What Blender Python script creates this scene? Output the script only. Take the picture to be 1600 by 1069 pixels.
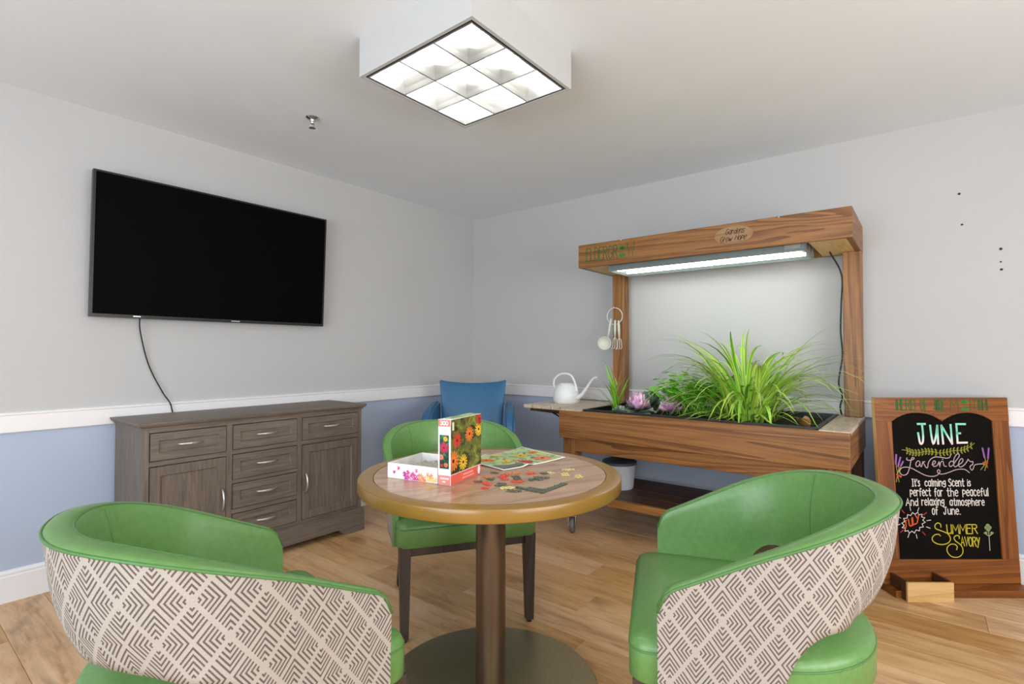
import bpy, bmesh, math, random
from mathutils import Vector, Matrix
random.seed(7)
PI = math.pi
scene = bpy.context.scene
for o in list(bpy.data.objects): bpy.data.objects.remove(o, do_unlink=True)
COL = scene.collection

def srgb(h):
    h = h.lstrip('#'); v = [int(h[i:i+2], 16)/255 for i in (0, 2, 4)]
    return tuple((c/12.92 if c <= .04045 else ((c+.055)/1.055)**2.4) for c in v) + (1.0,)

# ------------------------------------------------------------------ camera
YAW = math.radians(38.36); FPX = 815.0; PIT = math.atan((551-534.5)/FPX)
F0 = Vector((math.cos(YAW), math.sin(YAW), 0)); RT = Vector((math.sin(YAW), -math.cos(YAW), 0))
FW = F0*math.cos(PIT) + Vector((0, 0, 1))*math.sin(PIT); UP = RT.cross(FW)
cam = bpy.data.cameras.new('camera'); cam.sensor_width = 36; cam.lens = FPX/1600*36
cam.clip_start = .02; cam.clip_end = 60
co = bpy.data.objects.new('camera', cam); COL.objects.link(co)
co.matrix_world = Matrix(((RT.x, UP.x, -FW.x, 0), (RT.y, UP.y, -FW.y, 0), (RT.z, UP.z, -FW.z, 1.169), (0, 0, 0, 1)))
scene.camera = co
def rf(r, f, z=0.0):
    """right / forward floor coordinates -> world"""
    return (F0.x*f + RT.x*r, F0.y*f + RT.y*r, z)

# ------------------------------------------------------------------ world, daylight fill lights, exposure
wd = bpy.data.worlds.new('world'); scene.world = wd; wd.use_nodes = True
wb = wd.node_tree.nodes['Background']; wb.inputs[0].default_value = (.75, .85, 1, 1); wb.inputs[1].default_value = 1.0
vs = scene.view_settings; vs.view_transform = 'Standard'; vs.look = 'None'; vs.exposure = 0.0; vs.gamma = 1.0; vs.use_curve_mapping = False
def area(name, loc, direction, sx, sy, power, color):
    l = bpy.data.lights.new(name, 'AREA'); l.shape = 'RECTANGLE'; l.size = sx; l.size_y = sy; l.energy = power; l.color = color
    o = bpy.data.objects.new(name, l); COL.objects.link(o); o.location = loc
    o.rotation_euler = Vector(direction).to_track_quat('-Z', 'Y').to_euler()
    return o
XW, YW, CZ = 3.69, 3.39, 2.44           # walls in view and ceiling
XB, YB = -2.5, -2.5                     # walls behind the camera
area('daylight_fill_west', (XB+.26, 0.5, 1.25), (1, 0, .42), 2.9, 1.3, 112, (.80, .90, 1.0))  # stands in for window daylight; set inside the room, tilted up to brighten ceiling
area('daylight_fill_south', (0.7, YB+.26, 1.25), (0, 1, .42), 2.9, 1.3, 88, (1.0, .97, .94))  # second added area light indoors in place of daylight, angled up at the ceiling
TUBE_EMIT = 24.0
GROW_EMIT = 12.0

# ------------------------------------------------------------------ node helpers
class NT:
    def __init__(s, name):
        s.m = bpy.data.materials.new(name); s.m.use_nodes = True; s.t = s.m.node_tree
        s.b = s.t.nodes['Principled BSDF']
    def n(s, typ, **kw):
        nd = s.t.nodes.new(typ)
        for k, v in kw.items():
            if k in nd.inputs: s.set(nd.inputs[k], v)
            else: setattr(nd, k, v)
        return nd
    def set(s, inp, v):
        if isinstance(v, bpy.types.NodeSocket): s.t.links.new(v, inp)
        else: inp.default_value = v
    def math(s, op, a, b=0.0, c=None):
        nd = s.t.nodes.new('ShaderNodeMath'); nd.operation = op
        s.set(nd.inputs[0], a); s.set(nd.inputs[1], b)
        if c is not None: s.set(nd.inputs[2], c)
        return nd.outputs[0]
    def ramp(s, fac, stops, interp='LINEAR'):
        nd = s.t.nodes.new('ShaderNodeValToRGB'); cr = nd.color_ramp; cr.interpolation = interp
        while len(cr.elements) < len(stops): cr.elements.new(.5)
        for e, (p, c) in zip(cr.elements, stops): e.position = p; e.color = srgb(c) if isinstance(c, str) else c
        s.set(nd.inputs[0], fac); return nd.outputs[0]
    def mix(s, fac, a, b, blend='MIX'):
        nd = s.t.nodes.new('ShaderNodeMix'); nd.data_type = 'RGBA'; nd.blend_type = blend
        s.set(nd.inputs[0], fac)
        s.set(nd.inputs[6], srgb(a) if isinstance(a, str) else a); s.set(nd.inputs[7], srgb(b) if isinstance(b, str) else b)
        return nd.outputs[2]
    def bump(s, h, strength=.2, dist=.01):
        nd = s.t.nodes.new('ShaderNodeBump'); nd.inputs['Strength'].default_value = strength; nd.inputs['Distance'].default_value = dist
        s.set(nd.inputs['Height'], h); s.t.links.new(nd.outputs[0], s.b.inputs['Normal'])
    def out(s, color=None, rough=.5, metal=0.0, spec=None, coat=None):
        if color is not None: s.set(s.b.inputs['Base Color'], srgb(color) if isinstance(color, str) else color)
        s.set(s.b.inputs['Roughness'], rough); s.set(s.b.inputs['Metallic'], metal)
        if spec is not None: s.b.inputs['Specular IOR Level'].default_value = spec
        if coat is not None: s.b.inputs['Coat Weight'].default_value = coat; s.b.inputs['Coat Roughness'].default_value = .12
        return s.m

def plain(name, color, rough=.5, metal=0.0, spec=None, var=.06, scale=25, bump=0.0, coat=None):
    n = NT(name); tc = n.n('ShaderNodeTexCoord')
    nz = n.n('ShaderNodeTexNoise', Vector=tc.outputs['Object'], Scale=float(scale), Detail=4.0)
    c = srgb(color); d = tuple(x*(1-var*2) for x in c[:3])+(1,); e = tuple(min(1, x*(1+var)) for x in c[:3])+(1,)
    col = n.ramp(nz.outputs[0], [(.3, d), (.7, e)])
    if bump: n.bump(nz.outputs[0], bump, .004)
    return n.out(col, rough, metal, spec, coat)

def emit(name, color, strength):
    n = NT(name); n.out('#ffffff', .6)
    n.b.inputs['Emission Color'].default_value = srgb(color) if isinstance(color, str) else color
    n.b.inputs['Emission Strength'].default_value = strength
    return n.m

_w = {}
def wood(name, dark, mid, light, axis, freq=18.0, stretch=12.0, rough=.5, bump=.12, rings=.5, tint=.0, coat=None, ringscale=9.0):
    key = (name, axis)
    if key in _w: return _w[key]
    n = NT(name+'_'+axis.lower()); tc = n.n('ShaderNodeTexCoord'); oi = n.n('ShaderNodeObjectInfo')
    off = n.math('MULTIPLY', oi.outputs['Random'], 53.0)
    ad = n.n('ShaderNodeVectorMath', operation='ADD'); n.set(ad.inputs[0], tc.outputs['Object']); n.set(ad.inputs[1], off)
    sc = [1.0, 1.0, 1.0]; sc['XYZ'.index(axis)] = 1.0/stretch
    mp = n.n('ShaderNodeMapping'); n.set(mp.inputs['Vector'], ad.outputs[0]); mp.inputs['Scale'].default_value = sc
    n1 = n.n('ShaderNodeTexNoise', Vector=mp.outputs[0], Scale=freq*3, Detail=6.0, Roughness=.62, Distortion=.6)
    n2 = n.n('ShaderNodeTexNoise', Vector=mp.outputs[0], Scale=freq*.28, Detail=3.0, Distortion=1.2)
    r = n.math('MULTIPLY', n2.outputs[0], ringscale)
    r = n.math('FRACT', r)
    r = n.math('POWER', r, 2.2)
    fac = n.math('ADD', n.math('MULTIPLY', n1.outputs[0], 1-rings*.6), n.math('MULTIPLY', r, rings*.55))
    col = n.ramp(fac, [(.28, light), (.52, mid), (.86, dark)])
    if tint:
        k = n.math('MULTIPLY_ADD', oi.outputs['Random'], tint, 1-tint*.6)
        hs = n.n('ShaderNodeHueSaturation'); n.set(hs.inputs['Color'], col); n.set(hs.inputs['Value'], k); col = hs.outputs[0]
    if bump: n.bump(fac, bump, .002)
    _w[key] = n.out(col, rough, coat=coat)
    return _w[key]

# ------------------------------------------------------------------ materials
M = {}
def wall_mat():
    n = NT('painted_wall'); tc = n.n('ShaderNodeTexCoord'); sp = n.n('ShaderNodeSeparateXYZ', Vector=tc.outputs['Object'])
    lo = n.math('LESS_THAN', sp.outputs['Z'], .83)
    nz = n.n('ShaderNodeTexNoise', Vector=tc.outputs['Object'], Scale=55.0, Detail=3.0)
    nb = n.n('ShaderNodeTexNoise', Vector=tc.outputs['Object'], Scale=1.3, Detail=2.0)
    up = n.ramp(nb.outputs[0], [(.3, '#c2c1c0'), (.7, '#c6c5c4')]); bl = n.ramp(nb.outputs[0], [(.3, '#b1bed3'), (.7, '#b7c4d9')])
    n.bump(nz.outputs[0], .16, .006)
    return n.out(n.mix(lo, up, bl), .75, spec=.3)
M['wall'] = wall_mat()
M['ceiling'] = plain('ceiling_paint', '#eaeef2', .85, var=.008, scale=3, spec=.2)
M['trim'] = plain('trim_paint', '#f0eeee', .45, var=.008, scale=6)
M['white_metal'] = plain('white_enamel', '#c6c6c5', .4, var=.01)
M['white_plastic'] = plain('white_plastic', '#eef0ef', .35, var=.01)
M['black'] = plain('black_plastic', '#141414', .45)
M['black_rubber'] = plain('black_rubber', '#1c1c1c', .7)
M['screen'] = plain('screen_black', '#030303', .55, spec=.05, var=0)
M['bezel'] = plain('bezel_black', '#1b1c1d', .35)
M['silver'] = plain('brushed_nickel', '#d4d4d6', .3, .85, var=.02)
M['chrome'] = plain('chrome', '#d6d6d6', .25, 1.0, var=.02)
M['alu'] = plain('louver_aluminium', '#9b9b98', .3, .6, var=.01)
M['leather'] = plain('green_leather', '#648f4d', .36, var=.05, scale=60, bump=.06)
M['leather_dark'] = plain('green_piping', '#4f7d43', .45, var=.04, scale=60)
M['blue_leather'] = plain('blue_leather', '#2f6a94', .42, var=.05, scale=40, bump=.05)
M['chair_leg'] = wood('espresso_wood', '#2a211d', '#3b302b', '#463a34', 'Z', rough=.4, bump=.03)
M['soil'] = plain('soil', '#2b211a', .95, var=.4, scale=90, bump=.8)
M['liner'] = plain('black_liner', '#1a1b1c', .4)
M['chalk_panel'] = plain('blackboard', '#0f0b08', .85, var=.12, scale=8, spec=.12)
M['cord'] = plain('black_cord', '#151515', .5)
def sideboard_wood(ax): return wood('greyed_oak', '#4a4038', '#6d6157', '#807368', ax, freq=26, stretch=16, rough=.5, bump=.05, rings=.25)
def cedar(ax): return wood('stained_cedar', '#4a2b13', '#7b4e25', '#9d6c39', ax, freq=18, stretch=20, rough=.45, bump=.12, rings=.6, ringscale=15, tint=.14)
def darkcedar(ax): return wood('dark_stained_board', '#2c1a0e', '#4a2d18', '#5d3c22', ax, freq=15, stretch=9, rough=.5, bump=.12, rings=.6)
def rawwood(ax): return wood('raw_pine', '#b98a4a', '#d3a868', '#e2bd82', ax, freq=14, stretch=10, rough=.55, bump=.05, rings=.4)
def greywood(ax): return wood('bleached_board', '#a08a74', '#c2b19c', '#d6c9b8', ax, freq=15, stretch=10, rough=.6, bump=.12, rings=.4)
def laminate(ax): return wood('table_laminate', '#86634a', '#a88668', '#b89678', ax, freq=13, stretch=7, rough=.22, bump=.0, rings=.6, ringscale=8)
def brushed(name, c, rough):
    n = NT(name); tc = n.n('ShaderNodeTexCoord'); mp = n.n('ShaderNodeMapping'); n.set(mp.inputs['Vector'], tc.outputs['Object'])
    mp.inputs['Scale'].default_value = (1, 1, 60)
    nz = n.n('ShaderNodeTexNoise', Vector=mp.outputs[0], Scale=30.0, Detail=3.0)
    n.set(n.b.inputs['Anisotropic'], .6)
    cc = srgb(c); return n.out(n.ramp(nz.outputs[0], [(.3, tuple(x*.85 for x in cc[:3])+(1,)), (.7, cc)]), rough, 1.0)
M['bronze'] = brushed('brushed_bronze', '#7d7064', .34)
M['brass_disc'] = plain('brushed_brass', '#b3a684', .45, 1.0, var=.05, scale=120)
M['gold_edge'] = plain('golden_edge', '#8f6a2b', .3, var=.03, scale=10, coat=.15)

def floor_plank_mat():
    n = NT('vinyl_plank'); tc = n.n('ShaderNodeTexCoord'); oi = n.n('ShaderNodeObjectInfo')
    ad = n.n('ShaderNodeVectorMath', operation='ADD'); n.set(ad.inputs[0], tc.outputs['Object']); n.set(ad.inputs[1], n.math('MULTIPLY', oi.outputs['Random'], 71.0))
    mp = n.n('ShaderNodeMapping'); n.set(mp.inputs['Vector'], ad.outputs[0]); mp.inputs['Scale'].default_value = (1, .13, 1)
    n1 = n.n('ShaderNodeTexNoise', Vector=mp.outputs[0], Scale=48.0, Detail=6.0, Roughness=.65, Distortion=.5)
    n2 = n.n('ShaderNodeTexNoise', Vector=mp.outputs[0], Scale=8.0, Detail=3.0, Distortion=1.0)
    mp2 = n.n('ShaderNodeMapping'); n.set(mp2.inputs['Vector'], ad.outputs[0]); mp2.inputs['Scale'].default_value = (1, .38, 1)
    n3 = n.n('ShaderNodeTexNoise', Vector=mp2.outputs[0], Scale=6.0, Detail=2.0, Distortion=.8)
    fac = n.math('ADD', n.math('MULTIPLY', n1.outputs[0], .5), n.math('MULTIPLY', n2.outputs[0], .5))
    base = n.ramp(fac, [(.3, '#e8c493'), (.5, '#d5a874'), (.7, '#a37346')])
    knot = n.ramp(n3.outputs[0], [(.62, (0, 0, 0, 1)), (.75, (1, 1, 1, 1))])
    col = n.mix(n.math('MULTIPLY', knot, .6), base, '#7d5a3c')
    hs = n.n('ShaderNodeHueSaturation'); n.set(hs.inputs['Color'], col); n.set(hs.inputs['Value'], n.math('MULTIPLY_ADD', oi.outputs['Random'], .22, .86))
    n.set(hs.inputs['Saturation'], n.math('MULTIPLY_ADD', oi.outputs['Random'], -.18, 1.08))
    n.bump(fac, .06, .002)
    return n.out(hs.outputs[0], .36, spec=.4)
M['plank'] = floor_plank_mat()

def chevron_fabric():
    n = NT('diamond_chevron_fabric'); tc = n.n('ShaderNodeTexCoord'); sp = n.n('ShaderNodeSeparateXYZ', Vector=tc.outputs['UV'])
    U = n.math('DIVIDE', sp.outputs['X'], .0575); V = n.math('DIVIDE', sp.outputs['Y'], .080)
    a = n.math('ADD', U, V); b = n.math('SUBTRACT', U, V)
    def tri(x):   # 0 at block border .. 1 at block centre, period 2
        return n.math('PINGPONG', n.math('ADD', x, 40.0), 1.0)
    ta, tb = tri(a), tri(b)
    mx = n.math('MAXIMUM', ta, tb); mn = n.math('MINIMUM', ta, tb)
    st = n.math('FRACT', n.math('DIVIDE', n.math('SUBTRACT', 1.7875, mx), .165))
    dark = n.math('LESS_THAN', n.math('ABSOLUTE', n.math('SUBTRACT', st, .5)), .22)
    dark = n.math('MULTIPLY', dark, n.math('GREATER_THAN', mn, .095))
    dark = n.math('MULTIPLY', dark, n.math('LESS_THAN', mx, .94))
    wv = n.n('ShaderNodeTexNoise', Vector=tc.outputs['UV'], Scale=900.0, Detail=1.0)
    wx = n.math('SINE', n.math('MULTIPLY', sp.outputs['X'], 2200.0)); wy = n.math('SINE', n.math('MULTIPLY', sp.outputs['Y'], 2200.0))
    weave = n.math('MULTIPLY', wx, wy)
    cre = n.ramp(wv.outputs[0], [(.3, '#a39a90'), (.7, '#b9b0a7')]); dk = n.ramp(wv.outputs[0], [(.3, '#4a4039'), (.7, '#6a5e56')])
    h = n.math('ADD', n.math('MULTIPLY', weave, .35), n.math('MULTIPLY', dark, -.8))
    n.bump(h, .35, .0015)
    return n.out(n.mix(n.math('MULTIPLY', dark, .93), cre, dk), .9, spec=.15)
M['fabric'] = chevron_fabric()

def leaf_mat(name, edge, mid, rough=.45, sub=.0):
    n = NT(name); tc = n.n('ShaderNodeTexCoord'); sp = n.n('ShaderNodeSeparateXYZ', Vector=tc.outputs['UV']); oi = n.n('ShaderNodeObjectInfo')
    d = n.math('ABSOLUTE', n.math('SUBTRACT', sp.outputs['X'], .5))
    nz = n.n('ShaderNodeTexNoise', Vector=tc.outputs['Object'], Scale=20.0, Detail=2.0)
    col = n.ramp(n.math('ADD', d, n.math('MULTIPLY', n.math('SUBTRACT', nz.outputs[0], .5), .15)), [(.22, mid), (.34, edge)])
    hs = n.n('ShaderNodeHueSaturation'); n.set(hs.inputs['Color'], col)
    n.set(hs.inputs['Value'], n.math('MULTIPLY_ADD', oi.outputs['Random'], .5, .75)); n.set(hs.inputs['Hue'], n.math('MULTIPLY_ADD', oi.outputs['Random'], .03, .485))
    n.b.inputs['Transmission Weight'].default_value = 0.0
    return n.out(hs.outputs[0], rough)
M['spider'] = leaf_mat('spider_leaf', '#d3e878', '#93cc2e')
M['spider2'] = leaf_mat('spider_leaf_dark', '#a2cf48', '#6fae28')
M['herb'] = leaf_mat('herb_leaf', '#a0e84a', '#7fd638')
M['kale_pink'] = leaf_mat('kale_pink_leaf', '#f6d6ea', '#e6aed4')
M['kale_dark'] = leaf_mat('kale_purple_leaf', '#7f8f86', '#5c3350')
M['kale_grey'] = leaf_mat('grey_green_leaf', '#9fb3a2', '#7d9685')
M['dry'] = leaf_mat('dry_leaf', '#c99c6b', '#a67742')

# ------------------------------------------------------------------ mesh helpers
def mesh(name, verts, faces, uvs=None, smooth=False):
    me = bpy.data.meshes.new(name); me.from_pydata([tuple(v) for v in verts], [], faces)
    if uvs is not None:
        ul = me.uv_layers.new(name='UVMap')
        for p in me.polygons:
            for li in p.loop_indices: ul.data[li].uv = uvs[me.loops[li].vertex_index]
    if smooth: me.polygons.foreach_set('use_smooth', [True]*len(me.polygons))
    me.update(); return me

def obj(name, me, mat, parent=None, loc=(0, 0, 0), rot=(0, 0, 0)):
    o = bpy.data.objects.new(name, me); COL.objects.link(o)
    if me is not None and mat is not None and not me.materials: me.materials.append(mat)
    if parent is not None: o.parent = parent
    o.location = loc; o.rotation_euler = rot
    return o

def tag(o, label=None, cat=None, group=None, kind=None):
    if label: o['label'] = label
    if cat: o['category'] = cat
    if group: o['group'] = group
    if kind: o['kind'] = kind
    return o

def thing(name, label, cat, loc=(0, 0, 0), rz=0.0, group=None, rot=None):
    o = bpy.data.objects.new(name, None); COL.objects.link(o); o.empty_display_size = .05
    o.location = loc; o.rotation_euler = rot if rot else (0, 0, rz)
    return tag(o, label, cat, group)

_bc = {}
def boxmesh(dx, dy, dz, bev=.003, seg=2):
    key = (round(dx, 4), round(dy, 4), round(dz, 4), bev, seg)
    bm = bmesh.new(); bmesh.ops.create_cube(bm, size=1.0)
    for v in bm.verts: v.co = (v.co.x*dx, v.co.y*dy, v.co.z*dz)
    if bev > 0: bmesh.ops.bevel(bm, geom=list(bm.edges), offset=min(bev, .45*min(dx, dy, dz)), segments=seg, profile=.5, affect='EDGES')
    me = bpy.data.meshes.new('box'); bm.to_mesh(me); bm.free(); return me

def box(name, lo, hi, mat, parent=None, bev=.003, seg=2):
    """mat may be a function axis -> material (grain along the longest side)"""
    d = [hi[i]-lo[i] for i in range(3)]; c = [(hi[i]+lo[i])/2 for i in range(3)]
    if callable(mat): mat = mat('XYZ'[d.index(max(d))])
    return obj(name, boxmesh(*d, bev, seg), mat, parent, c)

def join_boxes(name, boxes, mat, parent=None, bev=.0):
    V, Fs = [], []
    for lo, hi in boxes:
        b = len(V); x0, y0, z0 = lo; x1, y1, z1 = hi
        V += [(x0,y0,z0),(x1,y0,z0),(x1,y1,z0),(x0,y1,z0),(x0,y0,z1),(x1,y0,z1),(x1,y1,z1),(x0,y1,z1)]
        Fs += [tuple(b+i for i in f) for f in ((0,3,2,1),(4,5,6,7),(0,1,5,4),(1,2,6,5),(2,3,7,6),(3,0,4,7))]
    return obj(name, mesh(name, V, Fs), mat, parent)

def catmull(pts, n=8, closed=False):
    P = [Vector(p) for p in pts]; out = []; m = len(P)
    for i in range(m if closed else m-1):
        p1, p2 = P[i], P[(i+1) % m]
        p0 = P[i-1] if (i > 0 or closed) else p1*2-p2
        p3 = P[(i+2) % m] if (i+2 < m or closed) else p2*2-p1
        for k in range(n):
            t = k/n
            out.append(.5*((2*p1)+(p2-p0)*t+(2*p0-5*p1+4*p2-p3)*t*t+(3*p1-p0-3*p2+p3)*t**3))
    if not closed: out.append(P[-1])
    return out

def tube(pts, r, n=8, closed=False, smooth=True, name='tube'):
    P = [Vector(p) for p in pts]; m = len(P)
    rs = r if isinstance(r, (list, tuple)) else [r]*m
    V, Fs = [], []; nrm = None
    for i in range(m):
        if closed: t = (P[(i+1) % m]-P[i-1])
        else: t = P[min(i+1, m-1)]-P[max(i-1, 0)]
        t = t.normalized() if t.length > 1e-9 else Vector((0, 0, 1))
        if nrm is None:
            a = Vector((0, 0, 1)) if abs(t.z) < .9 else Vector((1, 0, 0)); nrm = (a-t*a.dot(t)).normalized()
        else:
            nrm = (nrm-t*nrm.dot(t)); nrm = nrm.normalized() if nrm.length > 1e-6 else t.orthogonal().normalized()
        bn = t.cross(nrm)
        for k in range(n):
            a = 2*PI*k/n; V.append(P[i]+(nrm*math.cos(a)+bn*math.sin(a))*rs[i])
    for i in range(m if closed else m-1):
        j = (i+1) % m
        for k in range(n): Fs.append((i*n+k, i*n+(k+1) % n, j*n+(k+1) % n, j*n+k))
    if not closed:
        Fs.append(tuple(range(n-1, -1, -1))); Fs.append(tuple((m-1)*n+k for k in range(n)))
    return mesh(name, V, Fs, smooth=smooth)

def lathe(prof, n=48, name='lathe', smooth=True, cap=True):
    V, Fs = [], []
    for (r, z) in prof:
        for k in range(n): a = 2*PI*k/n; V.append((r*math.cos(a), r*math.sin(a), z))
    for i in range(len(prof)-1):
        for k in range(n): Fs.append((i*n+k, i*n+(k+1) % n, (i+1)*n+(k+1) % n, (i+1)*n+k))
    if cap:
        if prof[0][0] > 1e-5: Fs.append(tuple(range(n-1, -1, -1)))
        if prof[-1][0] > 1e-5: Fs.append(tuple((len(prof)-1)*n+k for k in range(n)))
    me = mesh(name, V, Fs, smooth=smooth)
    if smooth:
        bm = bmesh.new(); bm.from_mesh(me)
        for e in bm.edges:
            if len(e.link_faces) == 2 and e.calc_face_angle(0) > .7: e.smooth = False
        bm.to_mesh(me); bm.free()
    return me

def prism(outline, z0, z1, name='prism'):
    n = len(outline); V = [(x, y, z0) for x, y in outline]+[(x, y, z1) for x, y in outline]
    Fs = [tuple(range(n-1, -1, -1)), tuple(range(n, 2*n))]+[(i, (i+1) % n, n+(i+1) % n, n+i) for i in range(n)]
    return mesh(name, V, Fs)

def stroke_mesh(strokes, width, to3, lift=0.0):
    """flat lettering: each 2D polyline becomes a ribbon; to3(u,v) -> local point"""
    V, Fs = [], []
    for st in strokes:
        P = [Vector((p[0], p[1])) for p in st]
        P = [p for i, p in enumerate(P) if i == 0 or (p-P[i-1]).length > 1e-6]
        if len(P) < 2: continue
        b = len(V); m = len(P)
        t0 = (P[1]-P[0]).normalized(); t1 = (P[-1]-P[-2]).normalized()
        P[0] = P[0]-t0*width*.35; P[-1] = P[-1]+t1*width*.35
        for i in range(m):
            d1 = (P[i]-P[i-1]).normalized() if i else (P[1]-P[0]).normalized()
            d2 = (P[i+1]-P[i]).normalized() if i < m-1 else d1
            n1 = Vector((-d1.y, d1.x)); n2 = Vector((-d2.y, d2.x)); q = n1+n2
            q = q.normalized() if q.length > .2 else n1
            k = 1/max(.6, q.dot(n1)); q = q*k*width/2
            V.append(to3(P[i].x+q.x, P[i].y+q.y)); V.append(to3(P[i].x-q.x, P[i].y-q.y))
        for i in range(m-1): Fs.append((b+2*i, b+2*i+1, b+2*i+3, b+2*i+2))
    return mesh('lettering', V, Fs)

def poly_mesh(polys, to3):
    V, Fs = [], []
    for p in polys:
        b = len(V); V += [to3(u, v) for u, v in p]; Fs.append(tuple(range(b, b+len(p))))
    return mesh('print', V, Fs)

# single-stroke alphabet, cap height 1
def _el(cx, cy, rx, ry, a0=0, a1=360, n=14):
    return [(cx+rx*math.cos(math.radians(a0+(a1-a0)*i/n)), cy+ry*math.sin(math.radians(a0+(a1-a0)*i/n))) for i in range(n+1)]
GL = {
 'H': (.5, [[(0,0),(0,1)],[(.5,0),(.5,1)],[(0,.6),(.5,.6)]]), 'E': (.42, [[(.42,1),(0,1),(0,0),(.42,0)],[(0,.6),(.34,.6)]]),
 'R': (.48, [[(0,0),(0,1),(.32,1),(.44,.9),(.44,.7),(.32,.58),(0,.58)],[(.2,.58),(.48,0)]]),
 'B': (.46, [[(0,0),(0,1),(.3,1),(.42,.9),(.42,.7),(.3,.6),(0,.6)],[(.3,.6),(.46,.45),(.46,.15),(.32,0),(0,0)]]),
 'O': (.5, [_el(.25,.5,.25,.5)]), 'F': (.4, [[(.4,1),(0,1),(0,0)],[(0,.58),(.32,.58)]]), 'T': (.46, [[(0,1),(.46,1)],[(.23,1),(.23,0)]]),
 'M': (.6, [[(0,0),(.04,1),(.3,.35),(.56,1),(.6,0)]]), 'N': (.5, [[(0,0),(0,1),(.5,0),(.5,1)]]), 'L': (.4, [[(0,1),(0,0),(.4,0)]]),
 'D': (.46, [[(0,0),(0,1),(.22,1),(.42,.82),(.46,.5),(.42,.18),(.22,0),(0,0)]]), 'G': (.5, [_el(.25,.5,.25,.5,50,330)+[(.5,.45),(.28,.45)]]),
 'W': (.66, [[(0,1),(.16,0),(.33,.75),(.5,0),(.66,1)]]), 'U': (.46, [[(0,1),(.02,.2),(.12,.02),(.3,.02),(.43,.2),(.44,1)],[(.44,.4),(.46,0)]]),
 'J': (.42, [[(.05,1),(.42,1)],[(.28,1),(.27,.2),(.18,.02),(.06,.04),(0,.28)]]), 'S': (.42, [[(.4,.85),(.25,1),(.06,.9),(.04,.7),(.22,.54),(.38,.4),(.4,.16),(.2,0),(0,.12)]]),
 'A': (.5, [[(0,0),(.25,1),(.5,0)],[(.1,.36),(.4,.36)]]), 'V': (.46, [[(0,1),(.22,0),(.46,1)]]), 'Y': (.46, [[(0,1),(.22,.5)],[(.46,1),(.1,-.1)]]),
 'I': (.3, [[(0,1),(.3,1)],[(.15,1),(.15,0)],[(0,0),(.3,0)]]),
 'a': (.4, [[(.38,.62),(.2,.78),(.02,.6),(.02,.15),(.18,0),(.38,.18)],[(.38,.78),(.38,0)]]), 'c': (.36, [[(.36,.62),(.2,.78),(.02,.6),(.02,.15),(.18,0),(.36,.12)]]),
 'd': (.4, [[(.38,.5),(.2,.66),(.02,.5),(.02,.15),(.18,0),(.38,.18)],[(.38,1),(.38,0)]]), 'e': (.38, [[(.02,.4),(.36,.4),(.36,.62),(.2,.78),(.02,.6),(.02,.15),(.18,0),(.36,.1)]]),
 'f': (.34, [[(.34,.9),(.22,1),(.12,.85),(.12,0)],[(0,.58),(.3,.58)]]), 'g': (.4, [[(.38,.62),(.2,.78),(.02,.62),(.02,.4),(.18,.28),(.38,.42)],[(.38,.78),(.38,0),(.2,-.14),(.04,-.04)]]),
 'h': (.4, [[(0,1),(0,0)],[(0,.5),(.16,.68),(.36,.56),(.38,0)]]), 'i': (.1, [[(.05,.72),(.05,0)],[(.05,.92),(.06,.97)]]), 'l': (.1, [[(.05,1),(.05,0)]]),
 'm': (.56, [[(0,.75),(0,0)],[(0,.55),(.12,.76),(.26,.6),(.27,0)],[(.27,.55),(.4,.76),(.54,.6),(.56,0)]]), 'n': (.38, [[(0,.75),(0,0)],[(0,.55),(.18,.77),(.36,.6),(.38,0)]]),
 'o': (.4, [_el(.2,.38,.2,.38)]), 'p': (.4, [[(0,.78),(0,-.12)],[(0,.6),(.18,.78),(.38,.62),(.38,.36),(.18,.24),(0,.34)]]), 'r': (.3, [[(0,.75),(0,0)],[(0,.5),(.14,.72),(.3,.68)]]),
 's': (.34, [[(.33,.64),(.2,.78),(.04,.66),(.06,.5),(.28,.34),(.32,.14),(.16,0),(0,.1)]]), 't': (.36, [[(.16,1),(.16,.1),(.24,0),(.36,.06)],[(0,.68),(.34,.68)]]),
 'u': (.38, [[(0,.76),(.02,.16),(.16,0),(.36,.18)],[(.38,.76),(.38,0)]]), 'x': (.36, [[(0,.76),(.36,0)],[(.36,.76),(0,0)]]), 'w': (.5, [[(0,.7),(.13,0),(.25,.5),(.38,0),(.5,.7)]]),
 'y': (.38, [[(0,.75),(.19,.25)],[(.38,.75),(.1,-.25)]]), 'v': (.36, [[(0,.75),(.18,0),(.36,.75)]]),
 "'": (.08, [[(.04,1),(.02,.8)]]), '.': (.1, [[(.03,.02),(.07,.03)]]), ' ': (.3, []),
 '3': (.4, [[(.02,.88),(.2,1),(.38,.86),(.36,.62),(.16,.54),(.38,.44),(.4,.14),(.2,0),(0,.12)]]), '0': (.44, [_el(.22,.5,.22,.5)]),
}
def text_strokes(txt, x0, x1, yb, h, gap=.16, slant=0.0, smooth=False):
    tot = sum(GL[c][0] for c in txt)+gap*(len(txt)-1); k = (x1-x0)/tot; x = 0; out = []
    for c in txt:
        w, ss = GL[c]
        for s in ss:
            if smooth and len(s) > 2: s = [(p.x, p.y) for p in catmull([(a, b, 0) for a, b in s], 4)]
            out.append([(x0+(x+p[0])*k+slant*p[1]*h, yb+p[1]*h) for p in s])
        x += w+gap
    return out

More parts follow.
